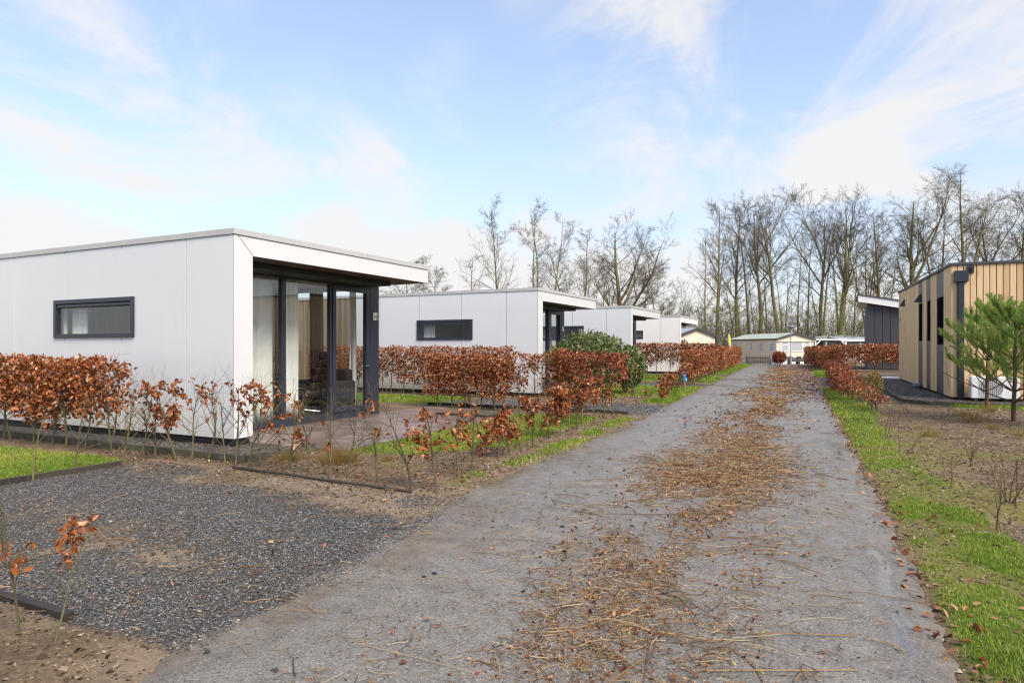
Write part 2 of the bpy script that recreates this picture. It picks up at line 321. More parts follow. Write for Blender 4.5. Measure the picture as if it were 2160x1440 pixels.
    moss = ramp(t, n2, [(.3, (.09, .085, .018)), (.7, (.22, .21, .035))])
    c = mixc(t, attr(t, 'sand'), soil, sand); c = mixc(t, attr(t, 'gravel'), c, slate); c = mixc(t, attr(t, 'moss'), c, moss); c = mixc(t, attr(t, 'turf'), c, turf)
    t.links.new(c, b.inputs['Base Color']); b.inputs['Roughness'].default_value = .88; b.inputs['Specular IOR Level'].default_value = .3
    bump(t, b, mth(t, 'ADD', n2, mth(t, 'MULTIPLY', n3, .5)), .8, .02); M['ground'] = m
    # wet asphalt
    m, t, b, o = new_mat('wet_asphalt'); n1 = noise(t, .55, 5, rough=.6); n2 = noise(t, 5, 5, rough=.65); n3 = noise(t, 210, 3, rough=.7)
    g = N(t, 'ShaderNodeNewGeometry'); vo = N(t, 'ShaderNodeTexVoronoi', feature='F1'); vo.inputs['Scale'].default_value = 62; t.links.new(g.outputs['Position'], vo.inputs['Vector'])
    sp = N(t, 'ShaderNodeSeparateColor'); t.links.new(vo.outputs['Color'], sp.inputs[0])
    base = ramp(t, mth(t, 'ADD', mth(t, 'MULTIPLY', n2, .45), mth(t, 'MULTIPLY', n3, .55)), [(.30, (.095, .086, .074)), (.5, (.195, .178, .157)), (.70, (.30, .277, .25))])
    vg = N(t, 'ShaderNodeTexVoronoi', feature='F1'); vg.inputs['Scale'].default_value = 120; t.links.new(g.outputs['Position'], vg.inputs['Vector']); sg = N(t, 'ShaderNodeSeparateColor'); t.links.new(vg.outputs['Color'], sg.inputs[0]); base = mixc(t, mth(t, 'MULTIPLY', mth(t, 'GREATER_THAN', sg.outputs[0], .55), .30), base, (.070, .066, .060)); base = mixc(t, mth(t, 'MULTIPLY', mth(t, 'GREATER_THAN', sg.outputs[1], .78), .35), base, (.38, .36, .33))
    fl = mth(t, 'MULTIPLY', mth(t, 'GREATER_THAN', sp.outputs[0], .93), mth(t, 'LESS_THAN', vo.outputs['Distance'], .42)); c = mixc(t, mth(t, 'MULTIPLY', fl, .5), base, (.42, .40, .36))
    fd = mth(t, 'MULTIPLY', mth(t, 'GREATER_THAN', sp.outputs[1], .90), mth(t, 'LESS_THAN', vo.outputs['Distance'], .45)); c = mixc(t, mth(t, 'MULTIPLY', fd, .55), c, (.016, .016, .018))
    c = mixc(t, mth(t, 'MULTIPLY', attr(t, 'dirt'), .85), c, ramp(t, n2, [(.3, (.09, .065, .045)), (.7, (.22, .17, .12))]))
    wet = attr(t, 'wet'); c = mixc(t, mth(t, 'MULTIPLY', wet, .45), c, (.03, .03, .031)); t.links.new(c, b.inputs['Base Color'])
    rg = mth(t, 'SUBTRACT', mth(t, 'ADD', mth(t, 'MULTIPLY', n1, .55), mth(t, 'MULTIPLY', n2, .22)), mth(t, 'MULTIPLY', wet, .75)); rr = N(t, 'ShaderNodeMapRange'); t.links.new(rg, rr.inputs[0]); rr.inputs[1].default_value = -.15; rr.inputs[2].default_value = .55; rr.inputs[3].default_value = .04; rr.inputs[4].default_value = .56; t.links.new(rr.outputs[0], b.inputs['Roughness'])
    b.inputs['Specular IOR Level'].default_value = .42
    bn = N(t, 'ShaderNodeBump'); bn.inputs['Distance'].default_value = .006; t.links.new(mth(t, 'SUBTRACT', .75, mth(t, 'MULTIPLY', wet, .9), True), bn.inputs['Strength']); t.links.new(mth(t, 'ADD', n3, mth(t, 'MULTIPLY', vo.outputs['Distance'], .8)), bn.inputs['Height']); t.links.new(bn.outputs[0], b.inputs['Normal']); M['asphalt'] = m
    M['paver'] = None
    m, t, b, o = new_mat('wet_brown_paver'); oi = N(t, 'ShaderNodeObjectInfo'); n = noise(t, 7, 5); f = mth(t, 'ADD', mth(t, 'MULTIPLY', n, .6), mth(t, 'MULTIPLY', oi.outputs['Random'], .4)); t.links.new(ramp(t, f, [(.25, (.12, .082, .066)), (.5, (.20, .145, .118)), (.8, (.29, .225, .185))]), b.inputs['Base Color']); b.inputs['Roughness'].default_value = .35; bump(t, b, noise(t, 90, 4), .3, .004); M['paver'] = m
    M['timber'] = wood_mat('dark_wet_timber', (.018, .015, .012), (.06, .048, .036), (2, 2, 30)); M['concrete'] = simple('mossy_concrete', (.085, .078, .050), .85, .5, 9, .6, 60)
    M['larch'] = wood_mat('larch_cladding', (.60, .39, .19), (.86, .63, .36), (35, 35, 1.1), .6, True)
    M['larch2'] = wood_mat('orange_larch', (.52, .33, .16), (.78, .56, .33), (22, 22, .9), .6, True)
    M['pgrey'] = simple('grey_panel', (.060, .062, .066), .45); M['slateblue'] = simple('blue_black_metal', (.020, .026, .040), .4)
    M['dclad'] = simple('charcoal_boards', (.050, .047, .055), .6, .12, 6, .2, 40); M['whitepaint'] = simple('white_paint', (.80, .80, .80), .45, .03)
    M['ac'] = simple('white_plastic', (.74, .75, .76), .4, .03); M['acdark'] = simple('fan_grey', (.13, .12, .16), .5)
    # caravan siding with fine lap lines
    m, t, b, o = new_mat('beige_lap_siding'); s = N(t, 'ShaderNodeSeparateXYZ'); t.links.new(N(t, 'ShaderNodeNewGeometry').outputs['Position'], s.inputs[0]); fr = mth(t, 'FRACT', mth(t, 'MULTIPLY', s.outputs[2], 7.0)); ln = mth(t, 'LESS_THAN', fr, .12)
    t.links.new(mixc(t, mth(t, 'MULTIPLY', ln, .4), ramp(t, noise(t, 2, 3), [(.3, (.76, .65, .50)), (.7, (.82, .72, .57))]), (.36, .28, .19)), b.inputs['Base Color']); b.inputs['Roughness'].default_value = .5; bump(t, b, fr, .5, .02); M['siding'] = m
    M['roofgreen'] = simple('mossy_roof_sheet', (.38, .42, .36), .7, .35, 2.5); M['roofgrey'] = simple('grey_roof_sheet', (.34, .37, .41), .6, .12, 2); M['darktrim'] = simple('charcoal_trim', (.05, .05, .058), .5)
    M['blind'] = simple('grey_blind', (.42, .44, .46), .25, .04); M['lampgrey'] = simple('galvanised_grey', (.25, .28, .31), .45); M['picket'] = wood_mat('weathered_picket', (.10, .075, .05), (.24, .18, .12))
    M['pallet'] = simple('dark_grey_timber', (.06, .06, .06), .7, .2); M['blue'] = simple('blue_sign_paint', (.02, .23, .68), .35, .05); M['white'] = simple('white_print', (.85, .85, .85), .5, .02); M['yellowcloth'] = simple('yellow_cloth', (.70, .55, .10), .8); M['purplecloth'] = simple('dark_purple_cloth', (.06, .045, .08), .8)
    M['yellow'] = simple('yellow_print', (.75, .52, .10), .5, .05); M['ink'] = simple('dark_ink', (.03, .02, .03), .6); M['post'] = wood_mat('sign_post_wood', (.20, .13, .08), (.36, .25, .16)); M['plantgrey'] = simple('grey_planter', (.19, .22, .25), .6)
materials()

# ------------------------------------------------------------------ ground plan (x across the street, y along it)
_L = [W(*p) for p in [(290, 1440), (420, 1330), (720, 1190), (880, 1095), (960, 1050), (1080, 1000), (1230, 940), (1335, 890), (1395, 862), (1490, 815), (1560, 780), (1590, 768)]]
_Rr = [W(*p) for p in [(2040, 1440), (1960, 1280), (1900, 1150), (1850, 1040), (1800, 950), (1760, 880), (1735, 830), (1715, 790), (1705, 768)]]
def road_l(y): return np.interp(y, [-30] + [p.y for p in _L] + [64], [-2.5] + [p.x for p in _L] + [-7.0])
def road_r(y): return np.interp(y, [-30] + [p.y for p in _Rr] + [64], [.55] + [p.x for p in _Rr] + [-2.7])
def sbox(x, y, x0, x1, y0, y1, soft=.12, warp=.25, seed=5):
    wx = (fbm(x, y, .8, seed) - .5) * warp; wy = (fbm(x, y, .8, seed + 9) - .5) * warp; a, b = x + wx, y + wy
    return sstep(a, x0 - soft, x0 + soft) * (1 - sstep(a, x1 - soft, x1 + soft)) * sstep(b, y0 - soft, y0 + soft) * (1 - sstep(b, y1 - soft, y1 + soft))
def w_gravel(x, y):
    rl = road_l(y)
    d1 = sbox(x, y, -7.66, 9, 2.06, 5.30, .06, .08) * (1 - sstep(x, rl + .1, rl + .5))
    d1 = d1 * (1 - .95 * sstep(.15 + .5 * fbm(x, y, .9, 41) + .6 * fbm(x, y, .30, 43) + .40 * np.exp(-((x + 4.35) / 1.0) ** 2 - ((y - 2.95) / .45) ** 2) + .9 * np.exp(-((x + 5.0) / 1.5) ** 2 - ((y - 5.1) / .42) ** 2) + .55 * np.exp(-((x + 3.5) / .6) ** 2 - ((y - 4.9) / .6) ** 2), .72, 1.08))
    st = np.maximum(sbox(x, y, -16, -6.52, 5.82, 6.7, .03, .03), sbox(x, y, -7.6, -6.52, 6.5, 6.93, .03, .03))
    d2 = sbox(x, y, -9.3, 9, 13.55, 15.9, .1, .15) * (1 - sstep(x, rl + .0, rl + .4)); d3 = sbox(x, y, -9.3, 9, 24.0, 25.9, .15, .3) * (1 - sstep(x, rl, rl + .4)); d4 = sbox(x, y, -9.3, 9, 33.2, 35.3, .15, .3) * (1 - sstep(x, rl, rl + .4))
    dr = sbox(x, y, -5, 2.4, 25.5, 33.5, .3, .5) * sstep(x, road_r(y) - .1, road_r(y) + .3); wh = sbox(x, y, 1.15, 8, 18.75, 40, .08, .3); wh = wh * sstep(x + .26 * (y - 18.8), 1.3, 1.5)
    return np.clip(np.maximum.reduce([d1, st, d2, d3, d4, dr, wh]), 0, 1)
def w_turf(x, y):
    rl, rr = road_l(y), road_r(y)
    l1 = sbox(x, y, -20, -7.8, 2.3, 5.15, .12, .25); l2 = sbox(x, y, -5.98, -4.05, 7.05, 12.5, .12, .25) * (1 - sstep(x + .55 * np.clip(8.4 - y, 0, 9), -4.35, -4.15))
    l3 = sbox(x, y, -16, -8.9, 13.7, 15.7, .2, .4); l4 = sbox(x, y, -8.5, -5.0, 18.4, 23.4, .2, .4); l5 = sbox(x, y, -8.5, -5.8, 27, 32.5, .2, .4)
    pat = sstep(fbm(x, y, .42, 21), .44, .60)
    v1 = sbox(x, y, -3.95, 9, 6.0, 12.6, .12, .3) * (1 - sstep(x, rl - .22, rl - .02)) * sstep(x, rl - .45, rl - .3) * (.35 + .65 * sstep(y, 8, 9)) * sstep(fbm(x, y, .5, 77), .42, .56)
    v2 = sbox(x, y, -12, 9, 16.3, 23.3, .15, .2) * sstep(x, rl - .85, rl - .65) * (1 - sstep(x, rl - .12, rl + .02)); v3 = sbox(x, y, -12, 9, 26.3, 33, .2, .2) * sstep(x, rl - 1.0, rl - .8) * (1 - sstep(x, rl - .1, rl + .02)); v4 = sbox(x, y, -12, 9, 35.6, 57, .2, .2) * sstep(x, rl - 1.0, rl - .8) * (1 - sstep(x, rl - .1, rl + .02))
    re = np.interp(y, [0, 4, 5.3, 7.5, 9.3, 11.3, 16, 22, 25.3, 26], [1.45, 1.25, 1.12, .92, .78, .62, .55, .55, .45, .2])
    vr = sstep(x, rr + .02, rr + .10) * (1 - sstep(x + (fbm(x, y, .5, 61) - .5) * .5, re - .12, re + .12)) * (1 - sstep(y, 24.6, 25.2)) * np.where(y < 7.6, .10 + .90 * pat, np.where(y < 11, .05 + .7 * pat, .7 + .3 * pat))
    vr2 = sstep(x, rr, rr + .1) * (1 - sstep(x, rr + .9, rr + 1.1)) * sbox(x, y, -9, 9, 34, 44, .2, .3); wr = sbox(x, y, 2.3, 9, 18.2, 18.7, .1, .2)
    bl = sbox(x, y, -4.6, -2.7, .5, 2.0, .2, .4) * sstep(fbm(x, y, .22, 33), .64, .72) * .7
    return np.clip(np.maximum.reduce([l1, l2, l3, l4, l5, v1, v2, v3, v4, vr, vr2, wr, bl]), 0, 1)
def w_sand(x, y):
    rl = road_l(y); e = np.exp(-((x - rl + .15) / .3) ** 2); d = sbox(x, y, -7.6, -2.9, 2.06, 5.5, .2, .3)
    return np.clip(np.maximum(d, .6 * e) * sstep(fbm(x, y, 1.1, 53), .3, .6), 0, 1)
def w_moss(x, y):
    re = sbox(x, y, .5, 6, 0, 13, .3, .4) * sstep(fbm(x, y, .9, 71), .47, .62) * (1 - sstep(y, 9, 13)); b = sbox(x, y, -8.5, -3, 5.3, 12.4, .3, .3) * sstep(fbm(x, y, .6, 72), .58, .72)
    vg = sstep(x, road_r(y) + .02, road_r(y) + .15) * (1 - sstep(x, 1.0, 1.5)) * (y < 13) * sstep(fbm(x, y, .35, 73), .32, .52)
    return np.clip(np.maximum.reduce([re * .85, b * .6, vg * .8]), 0, 1)
def in_road(x, y, pad=0.0): return (x > road_l(y) - pad) & (x < road_r(y) + pad) & (y < 60)
def ground_z(x, y):
    h = (fbm(x, y, .45, 11) - .5) * .05 + (fbm(x, y, .12, 15, 3) - .5) * .022
    far = sstep(np.hypot(x, y), 40, 70); h = h * (1 - far)
    flat = np.maximum(w_gravel(x, y) * .8, sbox(x, y, -9.0, -5.95, 6.9, 13.2, .1, 0)); rd = sstep(x, road_l(y) - .25, road_l(y) + .1) * (1 - sstep(x, road_r(y) - .1, road_r(y) + .25)) * (y < 66)
    h = h * (1 - flat) * (1 - rd) - .022 * np.maximum(rd, sbox(x, y, -9.0, -5.9, 6.9, 13.2, .05, 0)) - .008 * w_gravel(x, y)
    return h + .02 * w_turf(x, y) * (1 - rd)
def build_ground():
    def lines(a, b, step, lo, hi):
        f = list(np.arange(a, b, step)); st = step; x = b; up = []
        while x < hi: st *= 1.22; up.append(min(x, hi)); x += st
        up.append(hi); st = step; x = a - step; dn = []
        while x > lo: dn.append(x); st *= 1.22; x -= st
        dn.append(lo); return np.array(dn[::-1] + f + up)
    xs = lines(-12, 4.6, .075, -500, 500); ys = np.concatenate([lines(.8, 19, .075, -300, 19.01)[:-2], lines(19, 60, .25, 19, 800)[1:]])
    ys = np.unique(np.round(ys, 3)); X, Y = np.meshgrid(xs, ys); x, y = X.ravel(), Y.ravel(); z = ground_z(x, y)
    n, m = len(ys), len(xs); i = np.arange(n * m).reshape(n, m); F = np.stack([i[:-1, :-1], i[:-1, 1:], i[1:, 1:], i[1:, :-1]], -1).reshape(-1, 4)
    far = sstep(np.hypot(x + 3, y - 30), 45, 60); turf = np.maximum(w_turf(x, y), far * .55)
    me = np_mesh('ground', np.stack([x, y, z], 1), F, {'gravel': ('POINT', w_gravel(x, y)), 'turf': ('POINT', turf * .9), 'sand': ('POINT', w_sand(x, y)), 'moss': ('POINT', w_moss(x, y))}, True)
    tag(link('ground', me, M['ground']), 'brown soil ground of the park with sandy and mossy patches', kind='structure')
    # road sheet
    ys = np.concatenate([np.arange(-12, .8, .4), np.arange(.8, 20, .05), np.arange(20, 62, .2)]); k = 60; u = np.linspace(0, 1, k)
    jl = (fbm(ys, ys * 0, .6, 81) - .5) * .22 + (fbm(ys, ys * 0 + 4, .12, 82, 3) - .5) * .10; jr = (fbm(ys, ys * 0 + 9, .7, 83) - .5) * .16 + (fbm(ys, ys * 0 + 14, .12, 84, 3) - .5) * .07
    l = road_l(ys) + jl; r = road_r(ys) + jr; X = l[:, None] * (1 - u) + r[:, None] * u; Y = np.repeat(ys[:, None], k, 1); x, y = X.ravel(), Y.ravel()
    dl = x - np.repeat(l, k); dr = np.repeat(r, k) - x
    z = .008 - .012 * np.exp(-(np.minimum(dl, dr) / .05) ** 2) + (fbm(x, y, 1.6, 85, 2) - .5) * .006
    i = np.arange(len(ys) * k).reshape(len(ys), k); F = np.stack([i[:-1, :-1], i[:-1, 1:], i[1:, 1:], i[1:, :-1]], -1).reshape(-1, 4)
    dirt = np.clip(np.exp(-(dl / (.22 + .55 * np.exp(-((y - 3.9) / 1.5) ** 2))) ** 2) * sstep(fbm(x, y, .3, 86), .3, .6) + .6 * np.exp(-(dr / .10) ** 2), 0, 1)
    sb = np.exp(-((dr - .16 - .10 * vnoise(x * 0, y, .5, 91)) / .06) ** 2) * sstep(fbm(x, y * .35, .35, 87), .45, .56) * (y < 11); pd = np.exp(-((x - .02) / .28) ** 2 - ((y - 11.6) / 1.5) ** 2) * sstep(fbm(x, y, .35, 88), .42, .52); wf = sstep(fbm(x, y, 1.7, 89), .50, .66) * sstep(y, 7, 14) * .45
    wet = np.clip(np.maximum.reduce([sb, pd, wf, .30 * sstep(fbm(x * 1.4, y * .5, 1.0, 90), .5, .7)]), 0, 1)
    me = np_mesh('road', np.stack([x, y, z], 1), F, {'dirt': ('POINT', dirt), 'wet': ('POINT', wet)}, True)
    tag(link('road', me, M['asphalt']), 'wet grey asphalt lane strewn with straw and leaves', kind='structure')
build_ground()

# ------------------------------------------------------------------ loose stuff on the ground
RNG = np.random.default_rng(7)
def scatter(n, x0, x1, y0, y1, wfun, rng):
    x = rng.uniform(x0, x1, n); y = rng.uniform(y0, y1, n); k = rng.random(n) < wfun(x, y); return x[k], y[k]
def chips(name, label, x, y, z, size, flat, mat, rng, tint=None):
    # low irregular stones: a six-point hull each
    m = len(x); a = rng.uniform(0, 6.28, m); s = size * rng.uniform(.55, 1.35, m); C = np.stack([x, y, z], 1)
    ang = a[:, None] + np.array([0, 1.45, 3.2, 4.6])[None] + rng.uniform(-.35, .35, (m, 4)); rad = s[:, None] * rng.uniform(.55, 1.1, (m, 4))
    ring = np.stack([C[:, None, 0] + rad * np.cos(ang), C[:, None, 1] + rad * np.sin(ang), C[:, None, 2] + s[:, None] * rng.uniform(-.45, .45, (m, 4)) * flat + s[:, None] * .25 * flat], -1)
    top = C + np.stack([rng.uniform(-.3, .3, m) * s, rng.uniform(-.3, .3, m) * s, s * flat * rng.uniform(.5, 1.1, m)], 1); bot = C - np.array([0, 0, .01])
    V = np.concatenate([ring, top[:, None], bot[:, None]], 1).reshape(-1, 3); i = np.arange(m)[:, None] * 6
    F = np.concatenate([i + np.array([[0, 1, 4]]), i + np.array([[1, 2, 4]]), i + np.array([[2, 3, 4]]), i + np.array([[3, 0, 4]])], 1).reshape(-1, 3)
    tn = rng.random(m) if tint is None else tint
    return tag(link(name, np_mesh(name, V, F, {'tint': ('FACE', np.repeat(tn, 4))}), mat), label, 'gravel', kind='stuff')
def blades(x, y, z, h, w, rng, lean=.5):
    m = len(x); a = rng.uniform(0, 6.28, m); b = a + rng.uniform(-1.2, 1.2, m) + 1.57; hh = h * rng.uniform(.5, 1.3, m); ln = hh * rng.uniform(.1, 1, m) * lean
    C = np.stack([x, y, z - .004], 1); dx = np.stack([np.cos(a), np.sin(a), a * 0], 1) * (w * rng.uniform(.7, 1.3, m))[:, None] * .5
    mid = C + np.stack([np.cos(b) * ln * .35, np.sin(b) * ln * .35, hh * .62], 1); tip = C + np.stack([np.cos(b) * ln, np.sin(b) * ln, hh], 1)
    V = np.stack([C - dx, C + dx, mid + dx * .7, mid - dx * .7, tip], 1).reshape(-1, 3); i = np.arange(m)[:, None] * 5
    F4 = i + np.array([[0, 1, 2, 3]]); F = np.concatenate([i + np.array([[0, 1, 2]]), i + np.array([[0, 2, 3]]), i + np.array([[3, 2, 4]])], 1).reshape(-1, 3)
    return V, F
def ground_stuff():
    rng = RNG
    x, y = scatter(260000, -7.65, -1.9, 1.9, 5.6, lambda a, b: np.maximum(w_gravel(a, b) * (~in_road(a, b, -.15)), .55 * sstep(fbm(a, b, .4, 44), .35, .7) * np.exp(-np.clip(a - road_l(b) + .1, 0, 9) / .22) * (a > road_l(b) - .8) * (b > 2) * (b < 5.2)) * np.clip(1.3 - (b - 2) * .12, .5, 1), rng)
    chips('slate_gravel', 'dark slate chippings covering the nearest driveway', x, y, np.where(in_road(x, y), .007, ground_z(x, y) + .004), .0080, .65, M['chip'], rng, np.clip(rng.normal(.58, .24, len(x)), 0, 1))
    x, y = scatter(26000, -12, -6.45, 5.8, 7.0, w_gravel, rng)
    chips('slate_gravel', 'dark slate chippings in the strip along the nearest white chalet', x, y, ground_z(x, y) + .004, .016, .55, M['chip'], rng, np.clip(rng.normal(.5, .25, len(x)), 0, 1))
    x, y = scatter(22000, -9.2, -3.2, 13.4, 16.1, lambda a, b: w_gravel(a, b) * (~in_road(a, b, -.1)), rng)
    chips('slate_gravel', 'slate chippings on the second driveway behind the saplings', x, y, ground_z(x, y) + .004, .022, .5, M['chip'], rng, np.clip(rng.normal(.6, .25, len(x)), 0, 1))
    x, y = scatter(26000, .9, 6, 18.3, 31, w_gravel, rng)
    chips('slate_gravel', 'dark slate chippings around the timber clad chalet', x, y, ground_z(x, y) + .004, .024, .6, M['chip'], rng, np.clip(rng.normal(.42, .25, len(x)), 0, 1))
    # soil crumbs
    def wsoil(a, b): return (1 - w_gravel(a, b)) * (1 - w_turf(a, b) * .8) * (~in_road(a, b, -.12)) * (~((a > -9) & (a < -5.9) & (b > 6.8) & (b < 13))) * np.clip(1.15 - b * .05, .15, 1)
    x, y = scatter(110000, -8.6, 4.5, .9, 19, wsoil, rng)
    chips('soil_crumbs', 'crumbs of brown soil and pale pebbles on the bare beds', x, y, ground_z(x, y), .010 + .010 * rng.random(len(x)) ** 4 + .0004 * y, .9, M['soilc'], rng, rng.random(len(x)) ** 1.2 * .985)
    x, y = scatter(2600, -7.0, 4.0, .9, 14, lambda a, b: wsoil(a, b) * sstep(fbm(a, b, .7, 46), .4, .6), rng)
    chips('soil_clods', 'darker lumps of earth lying on the bare beds', x, y, ground_z(x, y), .026, .8, M['soilc'], rng, rng.uniform(0, .6, len(x)))
    # black grit and stones on the asphalt
    y = rng.uniform(1.2, 30, 4200) ** 1.0; u = rng.random(4200); x = road_l(y) * (1 - u) + road_r(y) * u; s = np.where(rng.random(4200) < .06, .020, .007) * rng.uniform(.6, 1.5, 4200)
    chips('road_grit', 'black stones and grit scattered over the wet lane', x, y, np.full(4200, .006), s, .9, M['chip'], rng, rng.uniform(0, .45, 4200))
    # grass
    parts = []; tints = []
    def lawn(n, x0, x1, y0, y1, h, w, seed, dry=.0):
        x, y = scatter(n, x0, x1, y0, y1, lambda a, b: w_turf(a, b) * (~in_road(a, b, -.03)), rng); hh = h * (.6 + .8 * fbm(x, y, .25, seed, 2)); parts.append(blades(x, y, ground_z(x, y), hh, w, rng, .9))
        tints.append(np.clip(.25 + .75 * fbm(x, y, .7, seed + 2) + rng.normal(0, .13, len(x)) + (rng.random(len(x)) < dry) * .35 - .12, 0, 1))
    lawn(120000, .35, 1.7, 1.8, 8.2, .024, .0046, 3, .16); lawn(26000, 0, 1.0, 8.2, 14, .032, .008, 3, .18); lawn(20000, -.6, 1.0, 14, 25.4, .05, .014, 3, .08)
    lawn(85000, -12, -7.7, 2.4, 5.4, .030, .008, 6, .06); lawn(70000, -6.1, -3.9, 6.9, 12.5, .034, .010, 8, .06); lawn(26000, -4.1, -3.2, 5.8, 12.8, .045, .009, 9, .12)
    lawn(16000, -14, -8.7, 13.4, 15.9, .05, .015, 12); lawn(26000, -8.6, -3.6, 16, 23.8, .06, .018, 13, .05); lawn(24000, -9, -4, 26, 57, .07, .035, 14); lawn(8000, -2.5, 1.2, 33.5, 44.5, .08, .03, 15); lawn(5000, 2.2, 7, 18, 18.9, .06, .014, 16); lawn(14000, -4.6, -2.6, .5, 2.1, .03, .005, 17, .3)
    V, F = join(parts); tn = np.repeat(np.concatenate(tints), 3)
    tag(link('grass', np_mesh('grass', V, F, {'tint': ('FACE', tn)}), M['grass']), 'short green and yellowish grass of the lawns and road verges', 'grass', kind='stuff')
    # straw along the middle of the lane
    cl = [W(*p) for p in [(1230, 1436), (1240, 1300), (1330, 1170), (1470, 1060), (1520, 980), (1570, 900), (1600, 850), (1640, 800), (1660, 775)]]; cy = [p.y for p in cl]; cx = [p.x for p in cl]
    def band(n, sp, y0=1.0, y1=50, pw=1.0):
        y = y0 + (y1 - y0) * rng.random(n) ** pw; x = np.interp(y, cy, cx) + rng.normal(0, 1, n) * sp; k = in_road(x, y, -.05) & (rng.random(n) < .06 + .94 * sstep(fbm(x, y * .45, .55, 31), .30, .62)); return x[k], y[k]
    P = []; Rd = []
    def straw(x, y, L, r):
        m = len(x); a = rng.normal(.35, 1.0, m); Ls = L * np.exp(rng.normal(0, .6, m)); b = rng.normal(0, .35, m); pts = []
        px, py = x.copy(), y.copy(); base = rng.uniform(.010, .022, m)
        for j in range(4):
            pts.append(np.stack([px, py, base + rng.uniform(0, .006, m) + np.where(in_road(px, py), 0, np.maximum(ground_z(px, py), -.01))], 1)); px = px + np.cos(a + b * j) * Ls / 3; py = py + np.sin(a + b * j) * Ls / 3
        P.append(np.stack(pts, 1)); Rd.append(np.repeat((r * rng.uniform(.5, 1.4, m))[:, None], 4, 1))
    x, y = band(11000, .46, 1.0, 10); straw(x, y, .045, .0016); x, y = band(4200, .45, 1.0, 9); straw(x, y, .10, .0019); x, y = band(700, .55, 1.2, 9); straw(x, y, .22, .0026); x, y = band(7000, .36, 7, 22); straw(x, y, .08, .0035); x, y = band(3500, .45, 18, 50); straw(x, y, .16, .009)
    n = 1500; y = rng.uniform(1.0, 13, n); u = rng.random(n); straw(road_l(y) * (1 - u) + road_r(y) * u, y, .06, .0014)
    n = 200; x = rng.uniform(-6.8, -2.8, n); y = 1.4 + 3.4 * rng.random(n) ** 1.6; straw(x, y, .13, .0020); n = 1200; straw(rng.uniform(-6, -2.5, n), rng.uniform(1.2, 3.4, n), .035, .0012); n = 500; straw(rng.uniform(-9, -3.3, n), rng.uniform(5.1, 7, n), .06, .002); n = 700; straw(rng.uniform(.5, 4, n), rng.uniform(3, 16, n), .05, .002)
    V, F = tubes(np.concatenate(P), np.concatenate(Rd), 3); tn = np.repeat(rng.random(len(np.concatenate(P))), 9)
    tag(link('straw_litter', np_mesh('straw_litter', V, F, {'tint': ('FACE', tn)}), M['dry']), 'dry straw and reed stalks strewn down the middle of the lane', 'straw', kind='stuff')
    # fallen leaves
    C = []; L = []
    def lf(x, y, s): C.append(np.stack([x, y, np.where(in_road(x, y), .012, ground_z(x, y) + .012)], 1)); L.append(s * rng.uniform(.6, 1.3, len(x)))
    x, y = band(7500, .40, 1.4, 9); lf(x, y, .019); x, y = band(700, .36, 1.6, 8); lf(x, y, .034); x, y = band(8000, .40, 4.0, 16); lf(x, y, .030); x, y = band(4200, .55, 12, 56); lf(x, y, .070)
    n = 420; y = 2.6 + 20 * rng.random(n) ** 1.3; lf(road_r(y) + rng.normal(.02, .07, n), y, .050); n = 2600; y = rng.uniform(18, 56, n); lf(road_r(y) - np.abs(rng.normal(0, .8, n)), y, .07)
    n = 60; y = rng.uniform(2.4, 7, n); lf(rng.uniform(.5, 1.4, n), y, .055); n = 110; lf(rng.uniform(-6.5, .3, n), rng.uniform(1.3, 8, n), .038); n = 700; x = rng.uniform(-9, -3.4, n); lf(x, rng.uniform(5.0, 6.4, n), .035); n = 600; lf(rng.uniform(-5.2, -3.4, n), rng.uniform(5.8, 14, n), .035); n = 500; lf(rng.uniform(.6, 4, n), rng.uniform(8, 22, n), .035)
    n = 1500; y = rng.uniform(26, 42, n); lf(rng.uniform(-1.2, 1.6, n), y, .07)
    V, F = leaves(np.concatenate(C), np.concatenate(L), rng, up=2.2, droop=0); tn = np.repeat(rng.random(len(np.concatenate(L))), 2); V[:, 2] = np.clip(V[:, 2], .006, .05)
    tag(link('fallen_leaves', np_mesh('fallen_leaves', V, F, {'tint': ('FACE', tn)}), M['litter']), 'fallen brown leaves lying on the lane and along its edge', 'leaves', kind='stuff')
ground_stuff()

# garden edgings
def edging(name, mat, pts, w, h, label, cat='edging', round_=False, zb=-.03):
    p = [Vector(q) for q in pts]; o = p[0]; r = thing(name, label, cat, (o.x, o.y, 0))
    for a, b in zip(p[:-1], p[1:]):
        a, b = a - o, b - o; d = (b - a).normalized(); n = Vector((-d.y, d.x, 0)) * w * .5; mb = MB()
        if round_: mb.cyl((a.x, a.y, h - w * .5), (b.x, b.y, h - w * .5), w * .5, k=8)
        else: mb.prism([((a + n).x, (a + n).y), ((a - n).x, (a - n).y), ((b - n).x, (b - n).y), ((b + n).x, (b + n).y)], 'z', zb, h)
        mb.build('edging_board', mat, r, bevel=0 if round_ else .004)
    return r
edging('timber_edging', M['timber'], [(-7.69, 3.0, 0), (-7.68, 3.95, 0), (-7.67, 5.0, 0)], .035, .055, 'dark timber edging between lawn and slate drive')
edging('edging_pipe', M['timber'], [(-6.3, 5.42, 0), (-5.2, 5.35, 0), (-4.4, 5.30, 0), (-3.69, 5.25, 0)], .030, .035, 'thin dark pipe lying along the near sapling bed', 'pipe', True)
edging('timber_edging', M['timber'], [(-5.0, 2.03, 0), (-3.58, 2.05, 0)], .05, .035, 'thick dark board at bottom left corner')
edging('concrete_kerb', M['concrete'], [(-13, 5.79, 0), (-6.5, 5.77, 0), (-6.48, 6.93, 0)], .06, .085, 'mossy concrete kerb around the slate strip at the near chalet', 'kerb')
